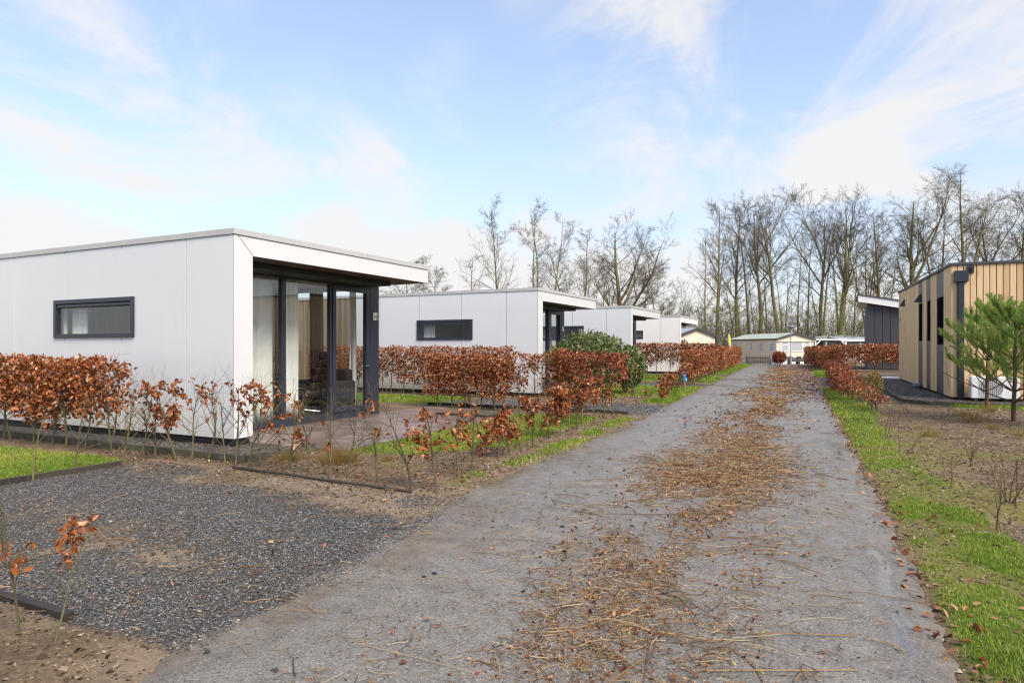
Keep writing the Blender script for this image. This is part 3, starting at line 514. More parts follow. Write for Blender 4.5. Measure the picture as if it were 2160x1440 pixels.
edging('timber_edging', M['timber'], [(-9.0, 13.5, 0), (-6.3, 13.48, 0), (-4.0, 13.42, 0)], .035, .07, 'dark timber edging along the second slate drive')
edging('timber_edging', M['timber'], [(-7.5, 11.55, 0), (-6.3, 11.5, 0), (-6.2, 12.3, 0)], .035, .06, 'dark timber edging at far corner of the patio')
edging('metal_edging', M['concrete'], [W(1850, 800), W(1838, 812), W(1872, 830), W(1905, 848), W(1950, 853), W(2030, 856), W(2200, 862)], .025, .09, 'curved grey edging strip around the timber chalet gravel')

# patio of long brown pavers
def patio():
    bx = MB(); bx.box(-8.74, -6.0, 6.97, 13.0, -.03, -.012); r = bx.build('patio', M['concrete']); tag(r, 'terrace of long brown pavers in front of the near chalet', kind='structure')
    meshes = {}
    def pv(w, l):
        k = (round(w, 2), round(l, 2))
        if k not in meshes:
            o = MB().box(.003, w - .003, .003, l - .003, -.012, .016).build('paver', M['paver'], r, bevel=.004); meshes[k] = o.data; bpy.data.objects.remove(o)
        return meshes[k]
    rg = random.Random(4); w, l = .20, .40; i = 0; y = 6.97
    while y < 12.95:
        x = -8.74 - (l / 2 if i % 2 else 0)
        while x < -6.02:
            x0, x1 = max(x, -8.74), min(x + l, -6.0)
            if x1 - x0 > .06 and not (x0 > -7.4 and y > 11.45):
                o = link('paver', pv(x1 - x0, w), None, r); o.location = (x0, y, rg.uniform(-.002, .002)); o.rotation_euler = (rg.uniform(-.006, .006), rg.uniform(-.006, .006), 0)
            x += l
        y += w; i += 1
patio()

# ------------------------------------------------------------------ white chalets
def curtain(name, mat, parent, axis, w, a0, a1, z0, z1, folds, amp, seed=0):
    rg = np.random.default_rng(seed); n = folds * 10; u = np.linspace(0, 1, n); ph = np.cumsum(rng_ := rg.uniform(.6, 1.4, n)); ph = ph / ph[-1] * folds * 2 * math.pi
    zz = np.linspace(0, 1, 9); V = []
    for k, t in enumerate(zz):
        off = amp * np.sin(ph) * (.55 + .45 * (1 - t)) + amp * .35 * np.sin(ph * 2.3 + seed) ; al = a0 + (a1 - a0) * u + .012 * np.sin(ph * .5 + 3 * t)
        for i in range(n): V.append((w + off[i], al[i], z0 + (z1 - z0) * t) if axis == 'x' else (al[i], w + off[i], z0 + (z1 - z0) * t))
    F = [(k * n + i, k * n + i + 1, (k + 1) * n + i + 1, (k + 1) * n + i) for k in range(8) for i in range(n - 1)]
    me = bpy.data.meshes.new(name); me.from_pydata(V, [], F); me.polygons.foreach_set('use_smooth', [True] * len(F)); o = link(name, me, mat, parent)
    s = o.modifiers.new('cloth', 'SOLIDIFY'); s.thickness = .004; return o
FX = -7.65
def chalet(y0, label, win, number=None, wood=False, detail=True, panelmat='panel', win_small=False):
    PM = M[panelmat]; bv = .003 if detail else 0
    h = thing('white_chalet', label, 'chalet', (FX, y0, 0), group='white flat roofed chalets along the lane'); XB = -11.5; XW = -6.7; LY = 4.6; LR = 4.87
    wx0, wx1, wz0, wz1 = win
    MB().box(XB, -1.1, .03, LY - .03, -.05, .105).box(-1.1, -.03, .03, .30, -.05, .105).build('plinth', M['black'], h)
    # side cladding panels, cut round the window
    xs = [-.004, -1.0, -2.5, -4.0, -5.5, XW] + ([] if wood else [-8.2, -9.7, XB])
    for a, b in zip(xs[:-1], xs[1:]):
        a, b = a - .008, b + .008; mb = MB(); lo, hi = max(b, wx0), min(a, wx1)
        if lo < hi:
            if hi < a: mb.box(hi, a, 0, .028, .11, 2.985)
            if lo > b: mb.box(b, lo, 0, .028, .11, 2.985)
            mb.box(lo, hi, 0, .028, .11, wz0); mb.box(lo, hi, 0, .028, wz1, 2.985)
        else: mb.box(b, a, 0, .028, .11, 2.985)
        mb.build('wall_panel', PM, h)
    if wood:
        x = XW - .01; i = 0
        while x > XB:
            box('cladding_board', M['clad'], h, x - .118, x, .004 * (i % 2), .026 + .004 * (i % 2), .11, 2.985); x -= .125; i += 1
    bk = MB(); bk.box(XB, wx0, .0285, .0335, .12, 2.74); bk.box(wx1, -.03, .0285, .0335, .12, 2.74); bk.box(wx0, wx1, .0285, .0335, .12, wz0); bk.box(wx0, wx1, .0285, .0335, wz1, 2.74); bk.build('backing', M['black'], h)
    core = MB(); core.box(XB, wx0, .034, .2, .12, 2.73); core.box(wx1, -1.1, .034, .2, .12, 2.73); core.box(wx0, wx1, .034, .2, .12, wz0); core.box(wx0, wx1, .034, .2, wz1, 2.73)
    core.box(-1.1, -.021, .034, .31, .12, 2.71); core.box(XB, XB + .2, .2, LY, .12, 2.73); core.box(XB + .2, -3.9, LY - .18, LY - .03, .12, 2.73); core.build('wall', M['ceil'], h)
    box('wing_panel', M['fascia'], h, -1.09, -.021, .311, .33, .11, 2.715)
    for a, b in ((-3.9, -6.2), (-6.2, -8.6), (-8.6, XB)): box('wall_panel', PM, h, b + .004, a - .004, LY - .028, LY, .11, 2.72)
    # end of the side wall, mitred against the roof fascia
    MB().prism([(0, .11), (.33, .11), (.33, 2.716), (.06, 2.985), (0, 2.985)], 'x', -.018, 0).build('end_panel', M['fascia'] if panelmat == 'panel' else PM, h, bv)
    MB().prism([(.072, 2.985), (.337, 2.721), (.337, 2.716), (LR, 2.716), (LR, 2.985)], 'x', -.018, 0).build('fascia', M['fascia'] if panelmat == 'panel' else PM, h, bv)
    box('fascia', M['fascia'], h, XB, -.02, LR - .018, LR, 2.716, 2.985)
    rf = box('roof', M['membrane'], h, XB, -.02, .03, LR - .02, 2.745, 3.0)
    seg = [-.104, -1.05, -3.3, -5.6, -8, XB]
    for a, b in zip(seg[:-1], seg[1:]): box('edge_trim', M['trim'], rf, b + .003, a - .003, -.018, .08, 2.99, 3.075, bv)
    for a, b in ((-.02, .52), (.52, 2.9), (2.9, LR + .018)): box('edge_trim', M['trim'], rf, -.1, .018, a + .003, b - .003, 2.99, 3.075, bv)
    for a, b in zip(seg[:-1], seg[1:]): box('edge_trim', M['trim'], rf, b + .003, a - .003, LR - .08, LR + .018, 2.99, 3.075)
    box('ceiling', M['ceil'], h, XB + .2, -1.18, .2, LY - .18, 2.70, 2.728); box('floor', M['floor'], h, XB + .2, -1.18, .2, LY - .18, .06, .10)
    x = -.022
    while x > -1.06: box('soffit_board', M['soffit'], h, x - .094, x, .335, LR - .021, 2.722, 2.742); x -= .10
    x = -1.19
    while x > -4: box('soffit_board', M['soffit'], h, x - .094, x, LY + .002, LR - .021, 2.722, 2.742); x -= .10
    box('screen_box', M['black'], h, -1.08, -.52, .335, 4.30, 2.63, 2.718, bv)
    # front glazing
    fr = M['frame']; x0, x1 = -1.17, -1.09; g = MB(); g.box(x0, x1, .332, 4.36, .02, .135).box(x0, x1, .332, 4.36, 2.60, 2.70).box(x0, x1, .332, .36, .135, 2.60).box(x0, x1, 1.95, 2.05, .135, 2.60).box(x0, x1, 3.17, 3.225, .135, 2.60).box(x0, x1, 4.315, 4.36, .135, 2.60)
    gl = g.build('glazing_frame', fr, h, bv)
    box('sill', M['frame'], h, -1.09, -1.05, .34, LY + .03, .0, .045, bv)
    for a, b in ((.355, 1.955), (2.045, 3.175)): box('pane', M['glass'], gl, -1.136, -1.128, a, b, .13, 2.605)
    d = MB(); d.box(-1.155, -1.07, 3.23, 3.32, .14, 2.595).box(-1.155, -1.07, 4.225, 4.31, .14, 2.595).box(-1.155, -1.07, 3.32, 4.225, .14, .235).box(-1.155, -1.07, 3.32, 4.225, 2.50, 2.595); dr = d.build('door', fr, h, bv)
    box('pane', M['glass'], dr, -1.118, -1.110, 3.315, 4.23, .23, 2.505)
    hd = MB(); hd.cyl((-1.03, 4.265, 1.02), (-1.03, 4.135, 1.02), .010, k=8); hd.cyl((-1.07, 4.265, 1.02), (-1.03, 4.265, 1.02), .012, k=8); hd.build('handle', M['steel'], dr)
    box('corner_post', fr, h, -1.28, -1.085, 4.362, LY + .045, .02, 2.718, bv)
    if number is not None:
        p = box('number_plate', M['white'], h, -1.083, -1.075, 4.45, 4.585, 1.96, 2.12)
        if number:
            box('yellow_patch', M['yellow'], p, -1.0745, -1.0735, 4.535, 4.58, 1.965, 2.08)
            cu = bpy.data.curves.new('number', 'FONT'); cu.body = number; cu.size = .075; cu.align_x = 'CENTER'; cu.extrude = .0006; t = bpy.data.objects.new('number', cu); me = bpy.data.meshes.new_from_object(t); bpy.data.objects.remove(t)
            t = link('number', me, M['ink'], p); t.location = (-1.0725, 4.513, 2.0); t.rotation_euler = (R_(90), 0, R_(90))
    # far side glazing
    g = MB(); y0_, y1_ = LY - .10, LY - .02; g.box(-3.9, -1.285, y0_, y1_, .02, .13).box(-3.9, -1.285, y0_, y1_, 2.60, 2.70).box(-3.9, -3.84, y0_, y1_, .13, 2.6).box(-1.34, -1.285, y0_, y1_, .13, 2.6).box(-2.62, -2.55, y0_, y1_, .13, 2.6); gs = g.build('glazing_frame', fr, h, 0)
    for a, b in ((-3.845, -2.615), (-2.555, -1.335)): box('pane', M['glass'], gs, a, b, LY - .064, LY - .056, .125, 2.605)
    # small side window: proud frame with mitred corners, roller housing and pane
    t_ = .066; w = thing_part(h, 'window'); y_ = -.030
    for nm, poly in (('frame', [(wx0 - .0, wz0), (wx1, wz0), (wx1 - t_, wz0 + t_), (wx0 + t_, wz0 + t_)]), ('frame', [(wx0, wz1), (wx1, wz1), (wx1 - t_, wz1 - t_), (wx0 + t_, wz1 - t_)]), ('frame', [(wx0, wz0), (wx0 + t_, wz0 + t_), (wx0 + t_, wz1 - t_), (wx0, wz1)]), ('frame', [(wx1, wz0), (wx1 - t_, wz0 + t_), (wx1 - t_, wz1 - t_), (wx1, wz1)])):
        cx = sum(p[0] for p in poly) / 4; cz = sum(p[1] for p in poly) / 4; q = [(cx + (p[0] - cx) * .9985, cz + (p[1] - cz) * .9985) for p in poly]
        MB().prism(q, 'y', y_, .10).build(nm, fr, w, bv)
    if not win_small: box('roller_housing', fr, w, wx0 + t_ + .002, wx1 - t_ - .002, -.016, .06, wz1 - t_ - .075, wz1 - t_ - .002, .02 if detail else 0)
    box('pane', M['glass'], w, wx0 + t_ + .001, wx1 - t_ - .001, .012, .020, wz0 + t_, wz1 - t_)
    # curtains
    curtain('curtain', M['curtain'], h, 'x', -1.27, .40, 1.93, .13, 2.66, 9, .045, 1); curtain('curtain', M['curtain'], h, 'x', -1.27, 2.06, 2.52, .13, 2.66, 4, .045, 2); curtain('curtain', M['curtain'], h, 'y', LY - .25, -1.45, -1.62, .13, 2.66, 2, .03, 3)
    curtain('curtain', M['tan_curtain'], h, 'y', LY - .25, -2.36, -2.72, .13, 2.66, 4, .035, 4); curtain('curtain', M['curtain'], h, 'y', .25, wx0 + .05, wx0 + .50, .6, 2.6, 5, .03, 5)
    box('partition', M['iwood'], h, -5.2, -5.1, .2, LY - .18, .10, 2.70)
    return h
def thing_part(parent, name):
    o = bpy.data.objects.new(name, None); COL.objects.link(o); o.parent = parent; o.empty_display_size = .1; return o
H1Y = 6.6; H2Y = on_x(1135, FX); H3Y = on_x(1330, FX); H4Y = on_x(1434, FX)
def wwin(y0, u0, u1, v0, v1):
    a, b = on_y(u0, y0), on_y(u1, y0); D = depth(b, y0); return (a - FX, b - FX, CH + (HZ - v1) / FP * D, CH + (HZ - v0) / FP * D)
w1 = wwin(H1Y, 116, 284, 625, 711); w2 = wwin(H2Y, 880, 997, 673, 716); w3 = wwin(H3Y, 1130, 1231.5, 687, 716); w4 = wwin(H4Y, 1334, 1356.5, 697, 714)
chalet(H1Y, 'nearest glossy white chalet with tall curtained glazing and black framed window', w1, '577', True)
chalet(H2Y, 'second white chalet, partly hidden behind rusty hedge and laurel bush', w2, '', True, False)
chalet(H3Y, 'third white chalet, behind the round laurel bush', w3, None, False, False)
chalet(H4Y, 'farthest white chalet with small dark window beside beige gable', w4, None, False, False, 'cream', True)

# furniture inside the nearest chalet
def furniture():
    def P(x, y, z=.1): return (FX + x, H1Y + y, z)
    c = thing('lounge_chair', 'dark brown leather swivel chair seen through the near chalet glass', 'chair', P(-1.95, 3.35), R_(200))
    MB().prism([(-.28, .36), (.26, .42), (.27, .52), (-.26, .47)], 'y', -.29, .29).build('seat', M['leather'], c, .04, True)
    b = MB()
    for k in range(5):
        z0 = .46 + k * .15; x = -.24 - k * .055; b.prism([(x - .06, z0), (x + .05, z0 + .01), (x + .0, z0 + .16), (x - .12, z0 + .15)], 'y', -.27, .27)
    b.build('backrest', M['leather'], c, .03, True); MB().cyl((0, 0, .05), (0, 0, .38), .03).build('column', M['steel'], c)
    for k in range(4):
        a = k * math.pi / 2 + .4; MB().cyl((0, 0, .06), (.32 * math.cos(a), .32 * math.sin(a), .02), .018, .012, 8).build('foot', M['steel'], c)
    for s in (-1, 1): MB().prism([(-.2, .50), (.2, .55), (.2, .61), (-.22, .58)], 'y', s * .30, s * .36).build('armrest', M['leather'], c, .02)
    l = thing('tripod_lamp', 'tripod table lamp with grey shade inside the near chalet', 'lamp', P(-2.75, 3.55, .70))
    for k in range(3):
        a = k * 2.094 + .3; MB().cyl((.14 * math.cos(a), .14 * math.sin(a), 0), (.02 * math.cos(a), .02 * math.sin(a), .42), .013, .010, 8).build('leg', M['oak'], l)
    MB().lathe([(.10, .62), (.16, .40), (.155, .40), (.095, .62)], 20).build('shade', M['shade'], l, smooth=True)
    t = thing('side_table', 'low oak side table carrying the tripod lamp', 'table', P(-2.75, 3.55)); box('top', M['oak'], t, -.28, .28, -.28, .28, .56, .60, .005)
    for a in (-1, 1):
        for b_ in (-1, 1): box('leg', M['oak'], t, a * .24 - .02, a * .24 + .02, b_ * .24 - .02, b_ * .24 + .02, 0, .56)
    s = thing('sofa', 'dark grey sofa against the far glazing of the near chalet', 'sofa', P(-1.98, 3.98)); box('seat', M['sofa'], s, -.5, .5, -.32, .3, .12, .45, .05); box('backrest', M['sofa'], s, -.5, .5, .13, .32, .45, .85, .05)
    for a in (-1, 1): box('armrest', M['sofa'], s, a * .5 - .09, a * .5 + .09, -.33, .31, .12, .62, .05)
    for a in (-.45, .45):
        for b_ in (-.26, .24): MB().cyl((a, b_, 0), (a, b_, .12), .02, k=8).build('foot', M['steel'], s)
    k = thing('kitchen_chair', 'red brown chair back seen through the small near window', 'chair', P(-4.2, 1.35)); box('backrest', M['redboard'], k, -.03, .03, -.28, .28, .85, 1.78, .01); box('seat', M['redboard'], k, 0, .45, -.25, .25, .45, .5, .01)
    for a in (0, .42):
        for b_ in (-.22, .22): box('leg', M['redboard'], k, a - .02, a + .02, b_ - .02, b_ + .02, 0, .9 if a == 0 else .45)
    v = thing('television', 'small dark screen on shelf behind the small near window', 'television', P(-4.95, 2.2, 1.45)); box('screen', M['black'], v, -.02, .02, -.36, .36, .06, .42, .005); box('shelf', M['oak'], v, -.13, .15, -.5, .5, -.03, 0); box('stand', M['black'], v, -.06, .08, -.12, .12, 0, .06)
furniture()

# ------------------------------------------------------------------ timber clad chalet on the right
def timber_chalet():
    A = W(2006, 841.5); B = Vector((2.17, 33.3, 0)); d = (B - A).normalized(); rz = math.atan2(d.y, d.x) - math.pi / 2; n = Vector((d.y, -d.x, 0)); L = (B - A).length
    h = thing('timber_chalet', 'chalet clad in upright larch boards with dark window strips', 'chalet', A, rz)
    # local: y along the street face, x to the right along the end wall
    def ly(u):   # local y where a photo column meets the street face
        k = (u - 1080) / FP; e = Vector((CS * k - SN, SN * k + CS)); det = e.x * (-d.y) - (-d.x) * e.y; Yd = (A.x * (-d.y) + d.x * A.y) / det; q = Vector((e.x * Yd, e.y * Yd)); return (q - Vector((A.x, A.y))).length, Yd
    def lx(u):
        k = (u - 1080) / FP; e = Vector((CS * k - SN, SN * k + CS)); det = e.x * (-n.y) + n.x * e.y; Yd = (A.x * (-n.y) + n.x * A.y) / det; q = Vector((e.x * Yd, e.y * Yd)); return (q - Vector((A.x, A.y))).length
    ZT = 3.66; SL = .012; XE = 4.4; rg = random.Random(3)
    zt = lambda y: ZT + SL * y
    core = MB(); core.prism([(.05, .02), (L - .05, .02), (L - .05, zt(L) - .06), (.05, zt(0) - .06)], 'x', .05, XE - .05); core.build('wall', M['black'], h)
    strips = [(1937, 1945.5, 640, 719), (1954, 1963, 634, 719), (1975, 1990, 627, 727)]; ss = []
    for u0, u1, v0, v1 in strips:
        b, Y0 = ly(u0); a, Y1 = ly(u1); Ym = (Y0 + Y1) / 2; ss.append((a, b, CH + (HZ - v1) / FP * Ym, CH + (HZ - v0) / FP * Ym))
    y = .0; i = 0
    while y < L - .03:
        w = rg.choice((.075, .095, .12)); y1 = min(y + w, L)
        hit = [s for s in ss if y1 > s[0] + .005 and y < s[1] - .005]
        if hit: y = hit[0][1] + .004 if y >= hit[0][0] - .02 else y
        if hit and y < hit[0][0]:
            y1 = hit[0][0] - .004
        elif hit: continue
        off = rg.uniform(0, .006); box('cladding_board', M['larch'], h, off, .048, y + .003, y1 - .004, .06, zt(y) - .075); y = y1
    for a, b, z0, z1 in ss:
        box('grey_panel', M['pgrey'], h, .012, .045, a, b, .06, z0 - .005); box('grey_panel', M['pgrey'], h, .012, .045, a, b, z1 + .005, zt(a) - .075)
        w = box('window_frame', M['slateblue'], h, .03, .046, a, b, z0, z1); box('pane', M['darkpane'], w, .022, .029, a + .01, b - .01, z0 + .01, z1 - .01)
    # end wall: wide boards with open joints
    us = [2006 + 16.5, 2035] + [2035 + 14.2 * k for k in range(1, 30)]; x = .002
    bw = .145
    while x < XE: box('cladding_board', M['larch2'], h, x, min(x + bw - .02, XE), -.028 + rg.uniform(0, .004), .02, .06, ZT - .075); x += bw
    rf = MB(); rf.prism([(-.06, ZT - .07), (L + .06, zt(L) - .07), (L + .06, zt(L) + .005), (-.06, ZT + .005)], 'x', -.04, XE + .05); rf.build('roof', M['darktrim'], h, .006)
    # rain pipe with hopper
    px = lx(2026); p = box('downpipe', M['slateblue'], h, px - .065, px + .065, -.13, -.035, .02, ZT - .52, .006); box('hopper', M['slateblue'], p, px - .16, px + .16, -.17, -.032, ZT - .52, ZT - .22, .008)
    s = lx(2046); sp = MB(); sp.box(s - .08, s + .08, -.06, -.03, ZT - .29, ZT - .09); sp = sp.build('spotlight', M['slateblue'], h); MB().cyl((s, -.06, ZT - .18), (s, -.13, ZT - .20), .045).build('lens', M['black'], sp)
    # two wedge wall lamps on the street face
    for u, v, Lb in ((1908, 645, 1), (1941.5, 636, 2)):
        yy, Yd = ly(u); z = CH + (HZ - v) / FP * Yd; MB().prism([(-.20, z - .02), (0, z - .02), (0, z + .27), (-.03, z + .25), (-.13, z + .10)], 'y', yy - .09, yy + .09).build('wall_lamp', M['pgrey'], h)
    yy, Yd = ly(1898.5); box('number_plate', M['blue'], h, -.012, 0, yy - .14, yy + .1, CH + (HZ - 680) / FP * Yd, CH + (HZ - 672) / FP * Yd)
    # heat pump standing against the end wall
    a = thing('heat_pump', 'white outdoor heat pump unit behind the pines', 'heat pump', A + n * (lx(2040)) - d * .5, rz); Wd = lx(2150) - lx(2040) - .1
    box('casing', M['ac'], a, 0, Wd, 0, .33, .07, .64, .02); gx = Wd * .42; gr = MB().cyl((gx, -.012, .36), (gx, .0, .36), .25, k=28).build('fan_grille', M['acdark'], a)
    ring = MB()
    for r in (.08, .14, .20, .255):
        for k in range(24):
            t0, t1 = k * math.pi / 12, (k + 1) * math.pi / 12; ring.cyl((gx + r * math.cos(t0), -.02, .36 + r * math.sin(t0)), (gx + r * math.cos(t1), -.02, .36 + r * math.sin(t1)), .004, k=4, cap=False)
    for k in range(-6, 7): ring.box(gx + k * .04 - .003, gx + k * .04 + .003, -.024, -.018, .12, .60)
    for k in range(-5, 6): ring.box(gx - .25, gx + .25, -.022, -.017, .36 + k * .045 - .003, .36 + k * .045 + .003)
    ring.build('guard', M['ac'], gr)
    for q in (.1, Wd - .1): box('foot', M['black'], a, q - .04, q + .04, 0, .33, 0, .07)
    v = W(1936, 822); c = thing('vent_cap', 'short round grey vent pipe in the slate by the timber chalet', 'vent', v); MB().lathe([(0, .22), (.13, .22), (.14, .20), (.14, .13), (.12, .13), (.12, -.02)], 18).build('pipe', M['plantgrey'], c, smooth=False); MB().lathe([(.145, .13), (.155, .12), (.155, .08), (.145, .07)], 18).build('collar', M['darktrim'], c)
    st = thing('stepping_slab', 'pale slab lying in the gravel at the timber chalet corner', 'slab', W(1878, 797)); MB().prism([(-.9, -.45), (.75, -.4), (.8, .45), (-.85, .4)], 'z', -.02, .03).build('slab', M['ceil'], st, .01)
timber_chalet()

# ------------------------------------------------------------------ charcoal house with white roof edge, behind on the right
def charcoal_house():
    y0 = 46.5; x0 = on_y(1829, y0); D = depth(x0, y0); z0 = CH + (HZ - 638) / FP * D; x1 = on_y(1900, y0) + 3.5; sl = -.20
    h = thing('charcoal_house', 'charcoal boarded house with slanting white roof edge', 'house', (x0, y0, 0)); w = x1 - x0; rg = random.Random(8)
    MB().prism([(.04, 0), (w, 0), (w, z0 + sl * w), (.04, z0)], 'y', .05, 7).build('wall', M['dclad'], h)
    x = 0
    while x < w - .05:
        b = min(x + .42, w); MB().prism([(x + .012, .05), (b - .012, .05), (b - .012, z0 + sl * b - .01), (x + .012, z0 + sl * x - .01)], 'y', .0, .045).build('cladding_board', M['dclad'], h, .006); x += .42
    f = .40; MB().prism([(-.5, z0 + .06), (w + .3, z0 + .06 + sl * (w + .8)), (w + .3, z0 + .06 + f + sl * (w + .8)), (-.5, z0 + .06 + f)], 'y', -.28, -.22).build('fascia', M['whitepaint'], h)
    MB().prism([(-.55, z0 + .07 + f), (w + .3, z0 + .07 + f + sl * (w + .85)), (w + .3, z0 + .15 + f + sl * (w + .85)), (-.55, z0 + .15 + f)], 'y', -.32, 7.2).build('roof', M['darktrim'], h)
    MB().prism([(-.5, z0 + .06), (w + .3, z0 + .06 + sl * (w + .8)), (w + .3, z0 + .1 + sl * (w + .8)), (-.5, z0 + .1)], 'y', -.22, 7).build('soffit', M['whitepaint'], h)
charcoal_house()

# ------------------------------------------------------------------ caravan, gabled chalet, carport and sheds at the end of the lane
def caravan():
    c = WD(1638, 732, 56); rz = TH + R_(9); h = thing('static_caravan', 'beige static caravan with mossy roof facing the end of the lane', 'caravan', (c.x, c.y, 0), rz); Wd, Ln, ze, zr = 3.42, 8.2, 2.12, 2.58
    MB().prism([(0, .35), (Wd, .35), (Wd, ze), (Wd / 2, zr), (0, ze)], 'y', 0, Ln).build('body', M['siding'], h); box('skirt', M['cream'], h, .03, Wd - .03, .04, Ln - .04, 0, .348)
    rf = MB(); o, t = .10, .09
    rf.prism([(-o, ze - .03), (Wd / 2, zr + .01), (Wd / 2, zr + .05), (-o, ze + .02)], 'y', -.12, Ln + .1); rf.prism([(Wd / 2, zr + .01), (Wd + o, ze - .03), (Wd + o, ze + .02), (Wd / 2, zr + .05)], 'y', -.12, Ln + .1); rf.build('roof', M['roofgreen'], h)
    MB().prism([(-o - .02, ze - .13), (-o - .02, ze + .03), (Wd / 2, zr + .07), (Wd + o + .02, ze + .03), (Wd + o + .02, ze - .13), (Wd / 2, zr - .07)], 'y', -.16, -.125).build('bargeboard', M['darktrim'], h); box('gutter', M['darktrim'], h, -o - .05, -o, -.12, Ln + .1, ze - .09, ze + .01)
    box('shade_board', M['siding'], h, .05, Wd - .05, -.10, -.002, ze - .26, ze - .20)
    def win(x0, x1, z0, z1, split=None, face='f', y=0):
        p = thing_part(h, 'window'); t = .06
        if face == 'f':
            g = MB(); g.box(x0, x1, -.04, -.003, z0, z0 + t).box(x0, x1, -.04, -.003, z1 - t, z1).box(x0, x0 + t, -.04, -.003, z0 + t, z1 - t).box(x1 - t, x1, -.04, -.003, z0 + t, z1 - t)
            if split: g.box(x0 + t, x1 - t, -.038, -.003, split - .03, split + .03)
            g.build('frame', M['whitepaint'], p); box('pane', M['blind'], p, x0 + t, x1 - t, -.02, -.003, z0 + t, z1 - t)
        else:
            g = MB(); g.box(-.04, -.003, x0, x1, z0, z0 + t).box(-.04, -.003, x0, x1, z1 - t, z1).box(-.04, -.003, x0, x0 + t, z0 + t, z1 - t).box(-.04, -.003, x1 - t, x1, z0 + t, z1 - t); g.build('frame', M['whitepaint'], p); box('pane', M['blind'], p, -.02, -.003, x0 + t, x1 - t, z0 + t, z1 - t)
    win(.38, 1.12, 1.02, 1.88, 1.60); win(1.28, 2.38, 1.02, 1.88); win(2.52, 3.02, 1.02, 1.88, 1.60)
    for a, b in ((.35, .95), (2.1, 2.75), (3.9, 4.45), (6.6, 7.6)): win(a, b, 1.05, 1.85, None, 's')
    for x in (.30, 1.2, 2.45, 3.1): box('corner_strip', M['whitepaint'], h, x - .03, x + .03, -.03, -.002, .4, 1.95)
caravan()
def gable_chalet():
    c = WD(1470, 732, 55); rz = TH + R_(12); h = thing('gabled_chalet', 'small beige gabled chalet peeking out behind the farthest white chalet', 'chalet', (c.x, c.y, 0), rz); w, ze, zr = 1.62, 2.34, 2.92
    MB().prism([(-w, 0), (w, 0), (w, ze), (0, zr), (-w, ze)], 'y', 0, 7).build('wall', M['siding'], h)
    MB().prism([(-w - .1, ze - .02), (0, zr + .03), (w + .1, ze - .02), (w + .1, ze + .06), (0, zr + .11), (-w - .1, ze + .06)], 'y', -.15, 7.1).build('roof', M['roofgrey'], h)
    MB().prism([(-w - .14, ze - .14), (0, zr - .07), (w + .14, ze - .14), (w + .14, ze + .07), (0, zr + .125), (-w - .14, ze + .07)], 'y', -.2, -.155).build('bargeboard', M['darktrim'], h)
    p = thing_part(h, 'window'); g = MB(); g.box(-.95, .95, -.04, -.003, 1.62, 1.72).box(-.95, -.87, -.04, -.003, .5, 1.62).box(.85, .95, -.04, -.003, .5, 1.62).box(.58, .66, -.035, -.003, .5, 1.62).box(-.87, .85, -.04, -.003, .4, .5); g.build('frame', M['darktrim'], p); box('pane', M['blind'], p, -.87, .85, -.02, -.003, .5, 1.62)
    for x in (-1.02, -.68, .62, 1.0, w - .05): box('corner_strip', M['whitepaint'], h, x - .03, x + .03, -.025, -.003, 1.72, 2.3 if abs(x) < 1.2 else 2.25)
    box('downpipe', M['darktrim'], h, w + .0, w + .07, -.05, .02, 0, ze)
gable_chalet()
def far_sheds():
    c = WD(1720, 732, 60); h = thing('carport', 'white framed carport beside the caravan', 'carport', (c.x, c.y, 0), TH); ww = 2.75; z = CH + (HZ - 716) / FP * 60
    MB().box(-.1, ww + .1, -.1, 4, z - .05, z + .05).build('roof', M['whitepaint'], h)
    for x in (0, ww):
        for y in (0, 3.8): box('post', M['whitepaint'], h, x - .05, x + .05, y - .05, y + .05, 0, z - .05)
    for x, s in ((0, 1), (ww, -1)): MB().prism([(x + s * .05, z - .5), (x + s * .05, z - .4), (x + s * .42, z - .05), (x + s * .55, z - .05)], 'y', -.04, .04).build('brace', M['whitepaint'], h)
    c = WD(1742, 732, 66); h = thing('grey_shed', 'low shed with mossy green roof beyond the carport', 'shed', (c.x, c.y, 0), TH); box('wall', M['pgrey'], h, .2, 4.4, 0, 4, 0, 2.1); MB().prism([(-.3, 2.1), (4.6, 2.1), (4.6, 2.2), (2.2, 2.62), (1.2, 2.55)], 'y', -.3, 4.2).build('roof', M['roofgreen'], h)
    c = WD(1778, 732, 62); h = thing('grey_shed', 'grey roofed shed with white gutter next to the charcoal house', 'shed', (c.x, c.y, 0), TH); box('wall', M['plantgrey'], h, 0, 5.2, 0, 4, 0, 1.95); MB().prism([(-.25, 1.98), (2.3, 2.03), (2.3, 2.4), (-.25, 2.15)], 'x', -.3, 5.4).build('roof', M['roofgrey'], h); box('gutter', M['whitepaint'], h, -.3, 5.4, -.33, -.255, 1.95, 2.07); box('downpipe', M['whitepaint'], h, 1.55, 1.65, -.1, -.02, 0, 1.95)
far_sheds()
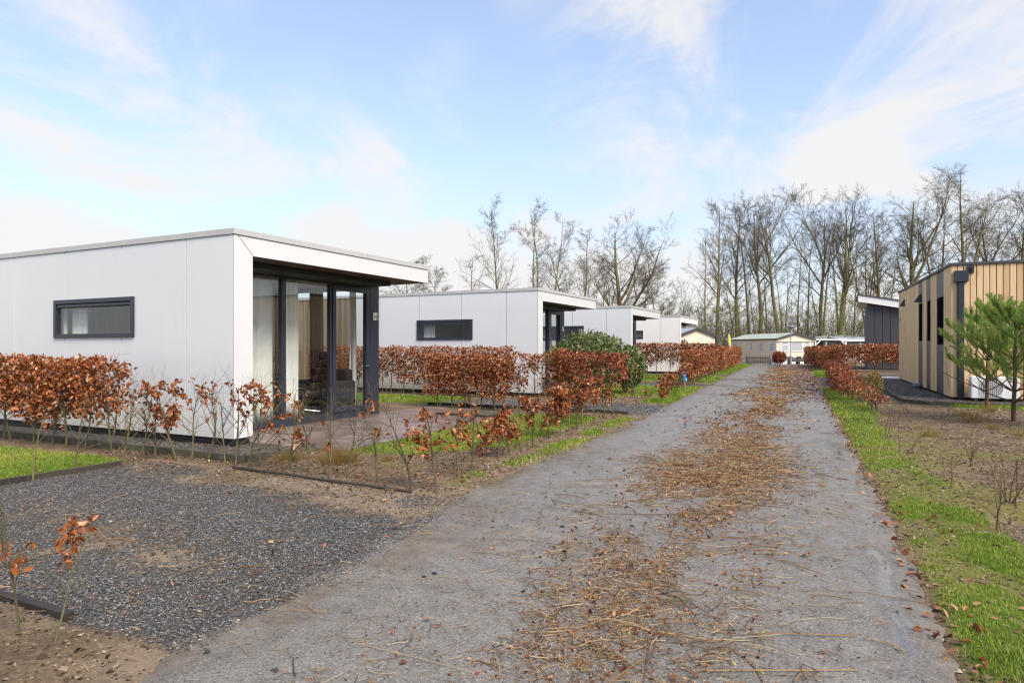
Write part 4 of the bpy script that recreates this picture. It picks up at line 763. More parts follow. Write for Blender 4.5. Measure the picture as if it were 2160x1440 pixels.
def end_of_lane():
    # lamp post
    p = W(1668, 768.5); h = thing('street_lamp', 'slim grey street lamp with saucer head at the lane end', 'street lamp', p); D = depth(p.x, p.y); zt = CH + (HZ - 688) / FP * D
    MB().cyl((0, 0, -.05), (0, 0, .68), .085, .08, 14).build('base', M['lampgrey'], h); MB().cyl((0, 0, .68), (0, 0, zt - .12), .04, .035, 12).build('pole', M['lampgrey'], h); MB().lathe([(.04, zt - .3), (.07, zt - .22), (.18, zt - .12), (.31, zt - .04), (.30, zt), (.12, zt + .05), (0, zt + .06)], 20).build('lamp_head', M['lampgrey'], h, smooth=True)
    # picket fence
    a, b = W(1574, 767.5), W(1622, 768.5); f = thing('picket_fence', 'weathered wooden picket fence before the caravan', 'fence', a, math.atan2(b.y - a.y, b.x - a.x)); L = (b - a).length; n = 15
    for k in range(n):
        x = k * L / (n - 1); MB().prism([(x - .035, .05), (x + .035, .05), (x + .035, .60), (x, .66), (x - .035, .60)], 'y', -.015, .01).build('picket', M['picket'], f)
    for z in (.18, .5): box('rail', M['picket'], f, -.05, L + .05, .012, .05, z, z + .07)
    for x in (0, L): box('post', M['picket'], f, x - .045, x + .045, .055, .13, -.05, .68)
    p = W(1630, 769); h = thing('planter', 'square grey planter between picket fence and red shrub', 'planter', p, TH); MB().prism([(-.20, 0), (.20, 0), (.23, .48), (.19, .48), (.17, .40), (-.17, .40), (-.19, .48), (-.23, .48)], 'y', -.2, .2).build('box', M['plantgrey'], h, .008); box('soil', M['timber'], h, -.18, .18, -.19, .19, .36, .42)
    a = W(1664, 768.2); h = thing('pallet_bench', 'dark grey pallet bench standing behind the street lamp', 'bench', a + Vector((.1, .5, 0)), TH); box('seat', M['pallet'], h, 0, 1.55, 0, .7, .2, .34, .01)
    for z in (.36, .46): box('back_slat', M['pallet'], h, 0, 1.55, .6, .7, z, z + .08)
    for x0, x1 in ((.05, .38), (.72, 1.08)): box('back_cushion', M['pallet'], h, x0, x1, .45, .59, .35, .64, .03)
    for x in (.05, .75, 1.45): box('leg', M['pallet'], h, x - .05, x + .05, .03, .67, 0, .2)
    for u, v, m_, lb in ((1538, 706, 'yellowcloth', 'closed yellow parasol left of the caravan'), (1534, 718, 'purplecloth', 'closed dark purple parasol beside the yellow one')):
        D = 58 if m_ == 'yellowcloth' else 57; q = WD(u, v, D); h = thing('closed_parasol', lb, 'parasol', (q.x, q.y, 0)); MB().cyl((0, 0, 0), (0, 0, q.z), .025, k=8).build('pole', M['whitepaint'], h); MB().lathe([(.05, q.z - 1.35), (.17, q.z - 1.2), (.16, q.z - .6), (.09, q.z - .15), (.02, q.z + .05), (0, q.z + .06)], 12).build('canopy', M[m_], h, smooth=True); MB().lathe([(.02, 0), (.25, .0), (.25, .06), (.03, .09)], 14).build('foot', M['concrete'], h)
    # blue sign on a wooden stake
    p = W(1431, 827) + Vector((.22, -.1, 0)); h = thing('blue_sign', 'small blue sign on wooden stake at the verge', 'sign', p, TH - .25); box('stake', M['post'], h, -.022, .022, -.01, .035, -.1, .62); s = box('board', M['blue'], h, -.055, .055, -.03, -.012, .36, .66, .004); box('white_stripe', M['white'], s, .028, .052, -.0325, -.0305, .365, .44); box('white_mark', M['white'], s, -.035, .02, -.0325, -.0305, .535, .56)
end_of_lane()

# ------------------------------------------------------------------ growing branches level by level (arrays of branches)
def grow(p, d, L, r0, n, rng, wig, trop, taper=.25):
    m = len(p); P = np.zeros((m, n, 3)); P[:, 0] = p; d = unit(d); cur = p.copy()
    for j in range(1, n):
        d = unit(d + rng.normal(0, wig, (m, 3)) + np.array([0, 0, trop])); cur = cur + d * (L / (n - 1))[:, None]; P[:, j] = cur
    Rr = r0[:, None] * np.linspace(1, taper, n)[None]; return P, Rr
def sprout(P, Rr, L, c, lo, hi, ang, ratio, rr, rng, upb=0.0, shrink=.5):
    m, n, _ = P.shape; u = lo + (hi - lo) * (np.arange(c)[None] + rng.random((m, c))) / c; f = u * (n - 1); i = np.minimum(f.astype(int), n - 2); t = f - i; mi = np.arange(m)[:, None]
    st = P[mi, i] * (1 - t)[..., None] + P[mi, i + 1] * t[..., None]; T = unit(P[mi, i + 1] - P[mi, i]); rad = Rr[mi, i] * (1 - t) + Rr[mi, i + 1] * t
    q = rng.normal(size=T.shape); q[..., 2] += upb; q = unit(q - (q * T).sum(-1, keepdims=True) * T); a = rng.normal(ang, .18, u.shape)[..., None]; D = np.cos(a) * T + np.sin(a) * q
    LL = L[:, None] * ratio * (1 - shrink * u) * rng.uniform(.6, 1.25, u.shape); return st.reshape(-1, 3), D.reshape(-1, 3), LL.ravel(), np.minimum(rad * rr, rad * .8).ravel()

def sapling_mesh(seed, h, leafy, width=.22, leaf=.055, stems=1, lean=0.0, col='rust', bare_from=.22, twigs=1.0, leaf_lo=.15, leaf_hi=1.0, thick=1.0):
    rng = np.random.default_rng(seed); p = np.zeros((stems, 3)); p[:, :2] = rng.normal(0, .02 if stems > 1 else 0, (stems, 2)); p[:, 2] = -.03
    d = np.stack([rng.normal(lean, .10 + .12 * (stems > 1), stems), rng.normal(0, .10 + .12 * (stems > 1), stems), np.ones(stems)], 1); L = h * rng.uniform(.82, 1.02, stems); L[0] = h
    r0 = np.full(stems, thick * (.0075 + .006 * h)) * (1 if stems == 1 else .7); P0, R0 = grow(p, d, L, r0, 9, rng, .09, .05, .3); parts = [tubes(P0, R0, 6)]
    s, dd, l, r = sprout(P0, R0, L, max(3, int(9 * twigs)), bare_from, .97, .75, width / h * 2.2, .55, rng, .5, .45); P1, R1 = grow(s, dd, l, np.maximum(r, .0022), 5, rng, .16, .10, .35); parts.append(tubes(P1, R1, 4))
    s, dd, l, r = sprout(P1, R1, l, 4, .2, 1.0, .65, .55, .6, rng, .3, .3); P2, R2 = grow(s, dd, l, np.maximum(r * .8, .0014), 3, rng, .2, .05, .4); parts.append(tubes(P2, R2, 3))
    V, F = join(parts); C = np.concatenate([P1[:, 2:].reshape(-1, 3), P2.reshape(-1, 3)]); z = C[:, 2] / h; out = None
    if leafy > 0:
        cl = vnoise(C[:, 0] * 3 + C[:, 1] * 2 + seed, C[:, 2], .13, seed % 50); ok = (z > leaf_lo) & (z < leaf_hi); C, cl = C[ok], cl[ok]; C = C[cl > np.quantile(cl, 1 - min(.9, leafy * .75))]
        k = 2 + int(2.2 * leafy + .5); C = np.repeat(C, k, 0)
        if len(C):
            C = C + rng.normal(0, .018, C.shape); Lv, Lf = leaves(C, leaf * rng.uniform(.65, 1.25, len(C)), rng, .3, droop=.5); out = np_mesh('leaves', Lv, Lf, {'tint': ('FACE', np.repeat(np.clip(rng.normal(.5, .24, len(C)), 0, 1), 2))})
    return np_mesh('stem', V, F, None, True), out
def sapling(u, v, top, leafy, seed, label, group, cat='sapling', name='beech_sapling', **kw):
    p = W(u, v); D = depth(p.x, p.y); h = max(.25, CH + (HZ - top) / FP * D); t = thing(name, label, cat, (p.x, p.y, float(ground_z(np.array([p.x]), np.array([p.y]))[0])), 0, group)
    col = kw.pop('col', 'rust'); bark = kw.pop('bark', 'stem'); a, b = sapling_mesh(seed, h, leafy, **kw); link('stem', a, M[bark], t)
    if b: link('leaves', b, M[col], t)
    return t
def saplings():
    adj = lambda l: 'leafy' if l >= .6 else ('half bare' if l >= .2 else 'almost bare')
    A = [(255, 982, 816, .12), (292, 975, 822, .10), (327, 967, 824, .40), (372, 972, 798, .95), (403, 973, 799, .45), (438, 977, 803, .14), (474, 981, 838, .03), (496, 982, 804, .10), (526, 984, 810, .08), (550, 986, 804, .70), (607, 997, 818, .35), (648, 1006, 835, .55), (693, 1011, 850, .22), (731, 1007, 868, .06), (796, 1018, 835, .18), (867, 1033, 838, .30)]
    for i, (u, v, t, l) in enumerate(A): sapling(u, v, t + (6 if i < 9 else 0), l * (.5 if i not in (3, 9) else .8), 100 + i, f'{adj(l)} young beech, {ordinal(i)} from left in the bed before the near chalet', 'beech saplings in the bed before the near chalet', leaf=.064, width=.27, twigs=1.4, leaf_hi=.62 if i in (11, 12, 14) else 1.0)
    B = [(919, 1040, 852, .42), (968, 1006, 868, .05), (997, 997, 872, .40), (1020, 980, 850, .22), (1051, 966, 858, .80), (1078, 959, 893, .75), (1101, 951, 880, .25), (1123, 942, 835, .60), (1157, 924, 825, .75), (1183, 919, 850, .55), (1201, 908, 820, .70), (1217, 905, 806, .85), (1228, 899, 800, .75), (1253, 892, 812, .55), (1277, 883, 796, .60)]
    for i, (u, v, t, l) in enumerate(B): sapling(u, v, t - 12, min(1, l + .15), 140 + i, f'{adj(l)} rusty beech sapling, {ordinal(i)} from the front along the lane edge', 'beech saplings along the lane edge', leaf=.058, width=.20, twigs=1.3, leaf_hi=.92)
    sapling(70, 1013, 868, .04, 160, 'bare crooked sapling at the lawn edge, left of its twin', 'bare saplings in the near lawn', twigs=.7); sapling(158, 995, 850, .03, 161, 'bare crooked sapling at the lawn edge, nearer the drive corner', 'bare saplings in the near lawn', twigs=.7)
    sapling(40, 1336, 960, .55, 162, 'tall sapling with orange leaves at the left picture edge', 'saplings at the front left corner', leaf=.040, twigs=1.5, width=.15, leaf_lo=.14, leaf_hi=.52, thick=.6); sapling(114, 1352, 1085, .35, 163, 'leaning sapling beside the thick dark board', 'saplings at the front left corner', leaf=.036, lean=-.38, twigs=.9, width=.12, thick=.55)
    Cc = [(1345, 868, 770, .10), (1366, 861, 800, .08), (1395, 848, 808, .75), (1412, 838, 790, .70), (1424, 833, 772, .65), (1441, 822, 765, .75), (1452, 816, 752, .80), (1462, 811, 748, .85)]
    for i, (u, v, t, l) in enumerate(Cc): sapling(u, v, t, l, 180 + i, f'{adj(l)} beech sapling, {ordinal(i)} from the front by the blue sign', 'beech saplings near the blue sign', leaf=.085, width=.22)
    Rb = [(1868, 925, 850, 2), (1905, 955, 880, 2), (1887, 893, 845, 3), (2003, 1030, 950, 1), (2098, 1118, 965, 2), (2128, 1062, 945, 5), (2048, 985, 915, 3), (1998, 878, 850, 2)]
    for i, (u, v, t, s) in enumerate(Rb): sapling(u, v, t, 0, 200 + i, f'leafless twiggy shrub, {ordinal(i)} of those in the right hand bed', 'bare twigs in the right bed', 'shrub', 'bare_shrub', stems=s, bark='rtwig', twigs=.5, width=.12)
saplings()

# ------------------------------------------------------------------ clipped beech hedges
def hedge(a, b, h0, h1, thick, label, seed, dens=1300, leaf=.07, leg=.33, step=.38, col='rust', gap=.30, low=.25):
    rng = np.random.default_rng(seed); a = Vector((*a[:2], 0)); b = Vector((*b[:2], 0)); L = (b - a).length; d = (b - a).normalized(); t = thing('beech_hedge', label, 'hedge', a, math.atan2(d.y, d.x), 'rust brown beech hedges'); n = max(2, int(L / step))
    S = []
    for k in range(n):
        x = (k + .5) * L / n + rng.uniform(-.08, .08); h = h0 + (h1 - h0) * x / L; P, Rd = grow(np.array([[x, rng.normal(0, .03), -.04]]), np.array([[rng.normal(0, .07), rng.normal(0, .06), 1.]]), np.array([h * .85]), np.array([rng.uniform(.013, .021)]), 7, rng, .08, .05, .35)
        V, F = tubes(P, Rd, 6); link('trunk', np_mesh('trunk', V, F, None, True), M['stem'], t); S.append((P, Rd))
    P = np.concatenate([s[0] for s in S]); Rd = np.concatenate([s[1] for s in S]); s_, dd, l, r = sprout(P, Rd, np.full(len(P), .75), 11, .3, .98, .85, .6, .5, rng, .3, .2); P1, R1 = grow(s_, dd, l, np.maximum(r, .003), 4, rng, .2, .05, .4); s2, dd, l, r = sprout(P1, R1, l, 3, .3, 1, .7, .6, .6, rng, .2, .3); P2, R2 = grow(s2, dd, l, np.maximum(r * .7, .002), 3, rng, .2, 0, .4)
    V, F = join([tubes(P1, R1, 3), tubes(P2, R2, 3)]); o = link('twigs', np_mesh('twigs', V, F), M['stem'], t); o['kind'] = 'stuff'
    m = int(L * dens * (h0 + h1) / 2.6); x = rng.uniform(-.05, L + .05, m); hh = h0 + (h1 - h0) * np.clip(x / L, 0, 1); hh = hh + (vnoise(x, x * 0, .35, seed % 40) - .5) * .10; zz = rng.random(m) ** .80; z = leg * .6 + zz * (hh - leg * .6)
    y = np.clip(rng.normal(0, .5, m), -1, 1) * thick * .5 * (.75 + .5 * vnoise(x, z, .3, 7)); shell = rng.random(m) < .3; y = np.where(shell, np.sign(y) * thick * .5 * rng.uniform(.8, 1.1, m), y)
    dn = fbm(x + 50 * (seed % 13), z + y, .28, 3, 3); keep = (dn > gap + .28 * np.clip((leg + low - z) / low, 0, 1.6)) | (z > hh - .12); x, y, z = x[keep], y[keep], z[keep]
    C = np.stack([x, y, z], 1); V, F = leaves(C, leaf * rng.uniform(.6, 1.25, len(x)), rng, .4, droop=.4); tn = np.clip(rng.normal(.55, .27, len(x)) + (fbm(x, z, .5, 9) - .5) * .25, 0, 1)
    o = link('foliage', np_mesh('foliage', V, F, {'tint': ('FACE', np.repeat(tn, 2))}), M[col], t); o['kind'] = 'stuff'; return t
hedge((-13.5, 5.52), (-8.95, 5.50), 1.28, 1.24, .46, 'rusty leaved beech hedge at the left in front of the near chalet', 301, 3000, .066, .36, .42, gap=.33)
hedge((-8.78, 5.5), (-8.45, 5.48), 1.26, 1.20, .32, 'ragged end clump of the left hedge with bare twigs', 302, 2000, .066, .36, .3, gap=.38)
hedge((-15.2, 16.15), (-8.1, 16.2), 1.42, 1.42, .36, 'long beech hedge along the side of the second white chalet', 303, 2100, .066, .38, .40, gap=.33, low=.35)
hedge((-8.75, 13.2), (-6.7, 13.2), 1.27, 1.22, .5, 'dense front beech hedge between patio and second drive', 304, 3300, .063, .30, .36, gap=.25)
hedge((-6.65, 13.22), (-5.35, 13.25), 1.26, 1.30, .34, 'see-through middle stretch of beech hedge by the second drive', 305, 2000, .060, .40, .34, gap=.40, low=.5)
hedge((-5.45, 13.28), (-4.05, 13.30), 1.36, 1.28, .5, 'red tinted beech hedge in front of the laurel bush', 306, 2600, .060, .70, .34, 'rustd', gap=.30, low=.5)
hedge((-9.6, 33.0), (-5.4, 32.6), 1.62, 1.55, .6, 'beech hedge before the farthest white chalet', 307, 1200, .095, .55, .5, gap=.30)
hedge((-5.05, 24.6), (-5.65, 33.0), 1.25, 1.35, .6, 'beech hedge along the lane left of the blue sign', 308, 1100, .085, .35, .5, gap=.33)
hedge((-5.9, 35.2), (-7.2, 52.5), 1.42, 1.40, .7, 'long beech hedge along the lane towards the picket fence', 309, 900, .10, .30, .6, gap=.27)
hedge((-.35, 41.6), (3.9, 43.5), 1.52, 1.62, .7, 'right hand beech hedge below the charcoal house', 310, 1250, .10, .50, .7, gap=.26)
hedge((-.45, 41.9), (-2.35, 57.0), 1.48, 1.40, .8, 'right hand beech hedge running away along the lane', 311, 850, .10, .22, .6, gap=.24)
hedge((-.28, 24.2), (.22, 19.2), 1.02, .62, .45, 'low beech hedge on the right verge by the gravel', 312, 1500, .070, .22, .36, 'rustd', gap=.33)
hedge((.25, 19.0), (.68, 15.9), .58, .38, .36, 'lowest sparse end of the right verge hedge', 313, 1400, .062, .16, .36, gap=.42)

# ------------------------------------------------------------------ shrubs
def leaf_bush(name, label, p, rx, ry, rz_, zc, n, leaf, col, seed, trunks=5, cat='bush', lumps=.3):
    rng = np.random.default_rng(seed); t = thing(name, label, cat, (p[0], p[1], 0)); S = np.zeros((trunks, 3)); S[:, :2] = rng.normal(0, .06, (trunks, 2)); a = np.arange(trunks) * 2.4; d = np.stack([np.cos(a) * .7, np.sin(a) * .7, np.ones(trunks)], 1)
    P, Rd = grow(S, d, np.full(trunks, zc + rz_ * .4), np.full(trunks, .03), 6, rng, .12, .1, .4); s, dd, l, r = sprout(P, Rd, np.full(trunks, 1.), 7, .35, 1, .7, .7 * rx, .5, rng); P1, R1 = grow(s, dd, l, np.maximum(r, .004), 4, rng, .15, .05); V, F = join([tubes(P, Rd, 6), tubes(P1, R1, 4)]); link('stems', np_mesh('stems', V, F, None, True), M['stem'], t)
    D = unit(rng.normal(size=(n, 3))); th = np.arctan2(D[:, 1], D[:, 0]); q = 1 - lumps * .5 + lumps * fbm(th * 2.2 + 20, D[:, 2] * 2.5, 1, seed % 37, 3); rad = q * rng.random(n) ** .28; C = np.stack([D[:, 0] * rx * rad, D[:, 1] * ry * rad, zc + D[:, 2] * rz_ * rad], 1); C = C[C[:, 2] > .12]
    V, F = leaves(C, leaf * rng.uniform(.7, 1.3, len(C)), rng, .9, .45, droop=-.3); o = link('foliage', np_mesh('foliage', V, F, {'tint': ('FACE', np.repeat(np.clip(rng.normal(.52, .24, len(C)) , 0, 1), 2))}), M[col], t); o['kind'] = 'stuff'; return t
leaf_bush('laurel_bush', 'large round glossy laurel bush before the second chalet', c2w((1242 - 1080) / FP * 18.6, 18.6), 1.15, .95, .80, 1.02, 9500, .085, 'laurel', 401, lumps=.55)
leaf_bush('laurel_bush', 'smaller yellowish laurel bush right of the big one', c2w((1328 - 1080) / FP * 19.4, 19.4), .48, .5, .62, .82, 3600, .085, 'laurel', 402)
leaf_bush('laurel_bush', 'low dark green bush peeking over the far hedge', c2w((1412 - 1080) / FP * 36.5, 36.5), 1.3, 1.0, .75, 1.15, 3500, .14, 'laurel', 403)
leaf_bush('red_shrub', 'round red leaved shrub before the caravan', W(1644, 770), .55, .5, .48, .60, 1700, .12, 'rustd', 404)
# dry grass tufts
def tuft(u, v, h, w, n, label, seed, green=0.0):
    rng = np.random.default_rng(seed); p = W(u, v); t = rng.normal(0, w * .28, (n, 2)); d = np.stack([t[:, 0] * 3.0 + rng.normal(0, .3, n), t[:, 1] * 3.0 + rng.normal(0, .3, n), np.full(n, 1.5)], 1); P, Rd = grow(np.concatenate([t, np.full((n, 1), -.01)], 1), d, h * rng.uniform(.5, 1.3, n), np.full(n, .0026), 4, rng, .12, -.10, .2)
    V, F = tubes(P, Rd, 3); o = link('grass_tuft', np_mesh('grass_tuft', V, F, {'tint': ('FACE', np.repeat(np.clip(rng.normal(.38 + green, .22, n), 0, 1), 9))}), M['tuft'], None, (p.x, p.y, float(ground_z(np.array([p.x]), np.array([p.y]))[0]))); tag(o, label, 'grass tuft', 'dry grass tufts')
for i, a in enumerate([(715, 975, .20, .42, 520, 'big straw coloured grass tuft among the near saplings'), (612, 973, .15, .28, 260, 'smaller straw coloured grass tuft near the kerb corner'), (822, 972, .09, .2, 120, 'flattened dry tuft at the near lawn corner'), (2052, 890, .24, .3, 150, 'dry grass tuft left of the pine trunks'), (2030, 878, .16, .25, 120, 'pale dry tuft behind the others left of the pines'), (1962, 920, .14, .25, 160, 'greenish tuft nearest the road in the right bed'), (2092, 903, .12, .22, 130, 'low yellow tuft between the two pine trunks'), (2088, 868, .24, .2, 110, 'spiky tuft at the foot of the rear pine'), (2152, 918, .14, .25, 140, 'green yellow tuft at the right picture edge'), (1935, 903, .1, .22, 70, 'small brown tuft behind the greenish one in the right bed')]): tuft(*a, 500 + i, .35 if 'green' in a[5] else 0)
# heather on the right verge
leaf_bush('heather_clump', 'dark upright heather clump beside the low right hedge', W(1845, 838), .22, .22, .36, .36, 900, .06, 'tuft', 411, 4, 'shrub')

# ------------------------------------------------------------------ young pines
def pine(u, v, top, seed, label, spread=1.0):
    rng = np.random.default_rng(seed); p = W(u, v); D = depth(p.x, p.y); h = CH + (HZ - top) / FP * D; t = thing('young_pine', label, 'pine tree', (p.x, p.y, 0), 0, 'young pines')
    P0, R0 = grow(np.array([[0, 0, -.05]]), np.array([[-.03, 0, 1.]]), np.array([h * .93]), np.array([.042]), 12, rng, .035, .05, .25); link('trunk', np_mesh('trunk', *tubes(P0, R0, 10), None, True), M['pinebark'], t)
    st, di, ln, rr = [], [], [], []
    for w, fz in enumerate((.20, .30, .46, .62, .76, .88)):
        k = 6 if fz > .25 else 4; j = int(fz * 11)
        for q in range(k):
            a = q * 6.283 / k + w * .9 + rng.uniform(-.3, .3); st.append(P0[0, j]); up = .25 + fz * .55; di.append((math.cos(a), math.sin(a), up)); ln.append(spread * h * (.46 - .30 * abs(fz - .42)) * (.75 if fz > .7 else 1) * rng.uniform(.75, 1.15)); rr.append(.017 * (1.1 - fz * .6))
    P1, R1 = grow(np.array(st), np.array(di), np.array(ln), np.array(rr), 7, rng, .06, .06, .4); bare = np.array([True] * 4 + [False] * (len(st) - 4))
    s, d, l, r = sprout(P1, R1, np.array(ln), 9, .30, 1.0, .6, .36, .6, rng, .9, .3); P2, R2 = grow(s, d, np.clip(l, .14, .4), np.maximum(r, .004), 5, rng, .06, .18, .5); keep = ~np.repeat(bare, 9)
    b = join([tubes(P1, R1, 6), tubes(P2[keep], R2[keep], 4)]); link('branches', np_mesh('branches', *b, None, True), M['pinebark'], t)
    SH = np.concatenate([P2[keep], P1[~bare][:, 2:]]); tops = P0[:, 7:]; SH = np.concatenate([SH, tops]); K = 340; m = len(SH); f = rng.uniform(.12, 3.99, (m, K)); i = f.astype(int); fr = (f - i)[..., None]; mi = np.arange(m)[:, None]
    C = (SH[mi, i] * (1 - fr) + SH[mi, np.minimum(i + 1, 4)] * fr).reshape(-1, 3); T = unit(SH[mi, np.minimum(i + 1, 4)] - SH[mi, i]).reshape(-1, 3); q = unit(rng.normal(size=C.shape)); q = unit(q - (q * T).sum(1, keepdims=True) * T); A = unit(T * rng.uniform(.55, 1.1, (len(C), 1)) + q); Ln = rng.uniform(.048, .085, (len(C), 1)); S = unit(np.cross(A, rng.normal(size=C.shape))) * .0017
    V = np.stack([C - S, C + S, C + A * Ln], 1).reshape(-1, 3); F = np.arange(len(V)).reshape(-1, 3); sh = np.repeat(rng.normal(0, .14, m), K); along = (f / 4).ravel()
    tn = np.clip(.58 - .22 * along + sh + rng.normal(0, .16, len(C)) + .25 * (fbm(C[:, 0] * 2, C[:, 2] * 2, .6, seed % 30) - .5), 0, 1); o = link('needles', np_mesh('needles', V, F, {'tint': ('FACE', tn)}), M['needle'], t); o['kind'] = 'stuff'
pine(2138, 888, 622, 601, 'front young pine with thick needles at the right edge', 1.05); pine(2082, 862, 612, 602, 'rear young pine standing behind the front one', .95); pine(2260, 905, 600, 603, 'young pine mostly cut off by the right picture edge', 1.0)

# ------------------------------------------------------------------ bare trees behind
def tree_meshes(seed, h, r, stems=1, crown=.35, spread=.30, lean=(0, 0), dense=1.0, fork=.0, spring=0, trop=.02, q=(8, 5, 3)):
    rng = np.random.default_rng(seed); p = np.zeros((stems, 3)); a = rng.uniform(0, 6.28) + np.arange(stems) * 6.283 / max(stems, 1); p[:, 0] = np.cos(a) * r * .9 * (stems > 1); p[:, 1] = np.sin(a) * r * .9 * (stems > 1); p[:, 2] = -.2
    d = np.stack([np.cos(a) * .12 * (stems > 1) + lean[0], np.sin(a) * .12 * (stems > 1) + lean[1], np.ones(stems)], 1); L = h * rng.uniform(.85, 1.0, stems); L[0] = h * .97; P0, R0 = grow(p, d, L, np.full(stems, .82 * r / (stems ** .4)), 14, rng, .032, .035, .10); tr = [tubes(P0, R0, 8)]; br = []
    if fork:
        s, dd, l, rr = sprout(P0, R0, L, 4, fork, fork + .25, .50, .66, .72, rng, .6, .5); Pf, Rf = grow(s, dd, l, rr, 10, rng, .07, .06, .12); tr.append(tubes(Pf, Rf, 7)); c = 11
        s, dd, l, rr = sprout(Pf, Rf, l, 9, .15, .99, .66, .52, .5, rng, .3, .5); P, Rb = grow(s, dd, l, rr, 9, rng, .07, trop + .01, .2); L1a = (P, Rb, l)
    else: c = 24
    s, dd, l, rr = sprout(P0, R0, L, int(c * dense), crown, .985, .74, spread * 1.9, .42, rng, .30, .68); P, Rb = grow(s, dd, l, np.maximum(rr, .016), 9, rng, .07, trop + .01, .16)
    if fork: P = np.concatenate([P, L1a[0]]); Rb = np.concatenate([Rb, L1a[1]]); l = np.concatenate([l, L1a[2]])
    br.append(tubes(P, Rb, 5)); s, dd, l, rr = sprout(P, Rb, l, q[0], .10, 1.0, .66, .44, .5, rng, .2, .40); P, Rb = grow(s, dd, l, np.maximum(rr, .012), 6, rng, .085, trop, .3); br.append(tubes(P, Rb, 4))
    s, dd, l, rr = sprout(P, Rb, l, q[1], .10, 1.0, .62, .52, .6, rng, .15, .35); P, Rb = grow(s, dd, l, np.maximum(rr, .0085), 4, rng, .13, .01, .5); br.append(tubes(P, Rb, 3))
    s, dd, l, rr = sprout(P, Rb, l, q[2], .15, 1, .55, .70, .7, rng, .2, .25); P, Rb = grow(s, dd, np.maximum(l, .3), np.maximum(rr * .8, .0065), 3, rng, .15, .02, .6); br.append(tubes(P, Rb, 3)); lf = None
    if spring:
        k = rng.random(len(P)) < spring; C = P[k][:, 1:].reshape(-1, 3); lf = np_mesh('leaf_buds', *leaves(C, .11 * rng.uniform(.6, 1.3, len(C)), rng), {'tint': ('FACE', np.repeat(rng.random(len(C)), 2))})
    return np_mesh('trunk', *join(tr), None, True), np_mesh('crown', *join(br)), lf
TREES = {}
def tree(u, top, Y, kind, label, group, rz=0.0, name='bare_tree', sx=1.0, base=None):
    mesh, h0 = TREES[kind]; p = c2w((u - 1080) / FP * Y, Y); h = CH + (HZ - top) / FP * Y; t = thing(name, label, 'tree', (p.x, p.y, 0), rz, group); s = h / h0; t.scale = (s * sx, s * sx, s)
    link('trunk', mesh[0], M['bark'], t); link('crown', mesh[1], M['twig'], t)
    if mesh[2]: link('leaf_buds', mesh[2], M['spring'], t)['kind'] = 'stuff'
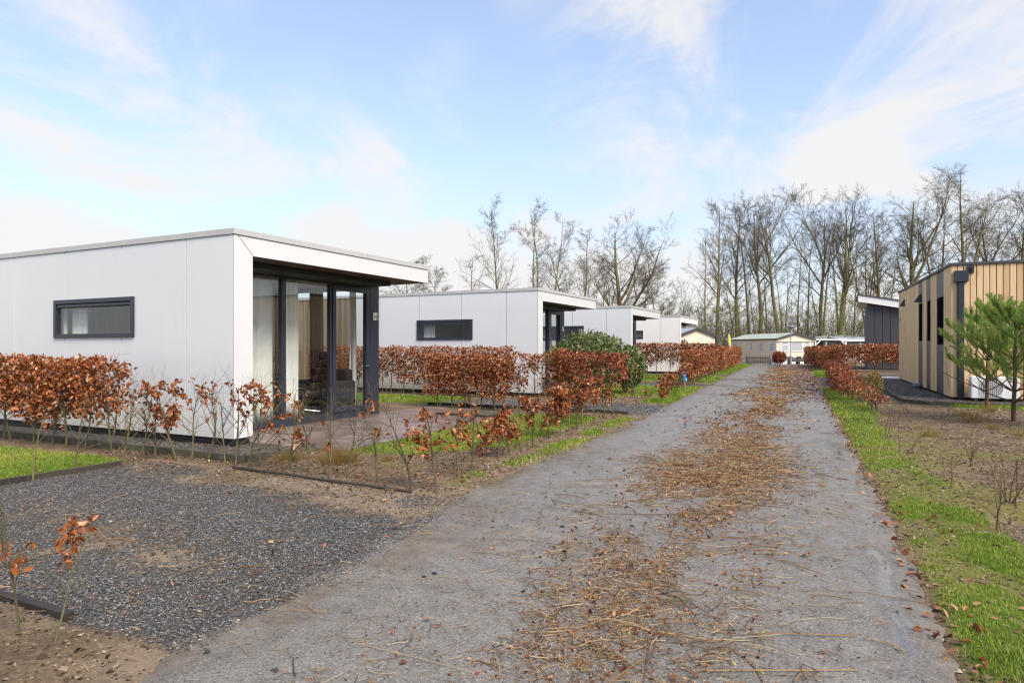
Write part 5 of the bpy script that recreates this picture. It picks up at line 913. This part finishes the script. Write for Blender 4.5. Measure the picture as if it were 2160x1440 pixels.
def woods():
    K = dict(slim=dict(h=19, r=.26, crown=.28, spread=.20), triple=dict(h=19, r=.30, stems=3, crown=.30, spread=.17, dense=.55), fork=dict(h=17, r=.42, crown=.5, spread=.26, fork=.22), tall=dict(h=21, r=.34, crown=.38, spread=.21), tall2=dict(h=21, r=.38, crown=.42, spread=.25, fork=.45), leaning=dict(h=21, r=.46, crown=.45, spread=.24, lean=(-.25, 0), fork=.5), wide=dict(h=21, r=.50, crown=.42, spread=.30, fork=.35), twin=dict(h=20, r=.36, stems=2, crown=.40, spread=.20, dense=.7), small=dict(h=11, r=.13, crown=.18, spread=.26), thin=dict(h=13, r=.13, crown=.40, spread=.16, dense=.45, q=(5, 4, 2)), thin2=dict(h=12, r=.12, crown=.30, spread=.20, dense=.45, spring=.10, q=(5, 4, 2)), shrubby=dict(h=7, r=.07, stems=4, crown=.15, spread=.25, dense=.22, spring=.55, q=(5, 4, 2)))
    for i, (k, a) in enumerate(K.items()):
        ms = tree_meshes(700 + i, **a); co = np.zeros(len(ms[1].vertices) * 3, np.float32); ms[1].vertices.foreach_get('co', co); TREES[k] = (ms, float(np.quantile(co[2::3], .9995)))
    G1 = 'bare trees behind the houses'
    for u, top, Y, k, rz, sx, lb in [(1046, 413, 72, 'slim', .3, .9, 'slender bare tree above the second chalet, leftmost of the tall ones'), (1140, 417, 74, 'triple', 1.0, 1.1, 'bare tree with three upright stems above the second chalet'), (1218, 482, 76, 'twin', 2.0, 1.2, 'lower twin stemmed tree between the triple stemmed tree and the spreading one'), (1308, 450, 66, 'fork', .5, 1.35, 'low forking spreading tree above the third chalet'),
        (1390, 545, 62, 'small', 1.4, 1.4, 'short twiggy tree right of the spreading tree'), (1513, 412, 74, 'tall', .2, .95, 'straight tall tree right of the beige gable'), (1556, 414, 78, 'tall', 2.2, 1.1, 'tall tree over the left end of the caravan'), (1602, 392, 77, 'tall2', 4.0, 1.1, 'tall tree behind the middle of the caravan roof'), (1655, 388, 72, 'leaning', TH, 1.0, 'thick tree leaning left behind the street lamp'), (1736, 392, 73, 'tall2', 1.1, 1.1, 'tall mossy tree above the carport'), (1775, 378, 71, 'wide', 2.6, 1.15, 'broad crowned tree left of the charcoal house'),
        (1850, 430, 80, 'tall', 5.0, 1.2, 'tall tree rising behind the charcoal roof'), (1928, 362, 69, 'wide', .9, 1.25, 'widest multi forked tree above the timber chalet'), (1982, 420, 76, 'twin', 3.5, 1.2, 'twin trunked tree between two big trees above timber roof'), (2036, 348, 68, 'twin', .4, 1.35, 'tallest tree, above the right part of the timber roof'), (2100, 398, 74, 'tall2', 3.0, 1.2, 'tall tree near the right picture edge'), (2158, 388, 72, 'tall', 1.9, 1.3, 'tall tree cut by the right picture edge'),
        (862, 535, 60, 'small', .4, 1.5, 'small bare tree above the near chalet roof tip'), (930, 556, 66, 'small', 2.1, 1.3, 'small twiggy tree just left of the second chalet roof'), (978, 538, 64, 'thin', 1.1, 1.6, 'thin tree with upright branches above the second chalet left end')]: tree(u, top, Y, k, lb, G1, rz, sx=sx)
    rg = random.Random(12); G2 = 'thin trees of the wood at the back'; us = sorted([rg.uniform(1180, 2170) for _ in range(46)] + [rg.uniform(1440, 1840) for _ in range(4)])
    for i, u in enumerate(us):
        k = rg.choice(('thin', 'thin', 'thin2')); tree(u, rg.uniform(520, 610) if u < 1460 else rg.uniform(440, 590), rg.uniform(78, 96), k, f'thin tree of the background wood, {ordinal(i)} from the left', G2, rg.uniform(0, 6), sx=rg.uniform(.9, 1.3))
    us = [1402, 1478, 1524, 1552, 1650, 1704, 1752, 1798, 1850]
    for i, u in enumerate(us): tree(u, rg.uniform(598, 655), rg.uniform(64, 76), 'shrubby', f'bushy undergrowth shrub with fresh green buds, {ordinal(i)} from the left', 'green budding shrubs under the trees', rg.uniform(0, 6), 'woodland_shrub', rg.uniform(1.0, 1.5))
    # brushwood that reads as one mass
    rng = np.random.default_rng(77); m = 2400; u = rng.uniform(1180, 2230, m); Y = rng.uniform(74, 100, m); X = (u - 1080) / FP * Y; p = np.stack([CS * X - SN * Y, SN * X + CS * Y, np.zeros(m)], 1); L = rng.uniform(2.0, 7.5, m) * np.where(u < 1400, .75, 1); P, Rd = grow(p, np.stack([rng.normal(0, .22, m), rng.normal(0, .22, m), np.ones(m)], 1), L, rng.uniform(.016, .035, m), 6, rng, .10, .02, .3); s, d, l, r = sprout(P, Rd, L, 6, .25, 1, .55, .34, .6, rng, .2, .3); P1, R1 = grow(s, d, l, np.maximum(r, .010), 4, rng, .15, .03, .5)
    tag(link('brushwood', np_mesh('brushwood', *join([tubes(P, Rd, 3), tubes(P1, R1, 3)])), M['twig']), 'tangled leafless brushwood filling the wood behind the trees', 'brushwood', kind='stuff')
    k = rng.random(len(P1)) < .22; C = P1[k][:, 1:].reshape(-1, 3); C = C[C[:, 2] < 5.0]; tag(link('spring_leaves', np_mesh('spring_leaves', *leaves(C, .16, rng), {'tint': ('FACE', np.repeat(rng.random(len(C)), 2))}), M['spring']), 'sprinkling of fresh green leaves in the brushwood', 'leaves', kind='stuff')
woods()
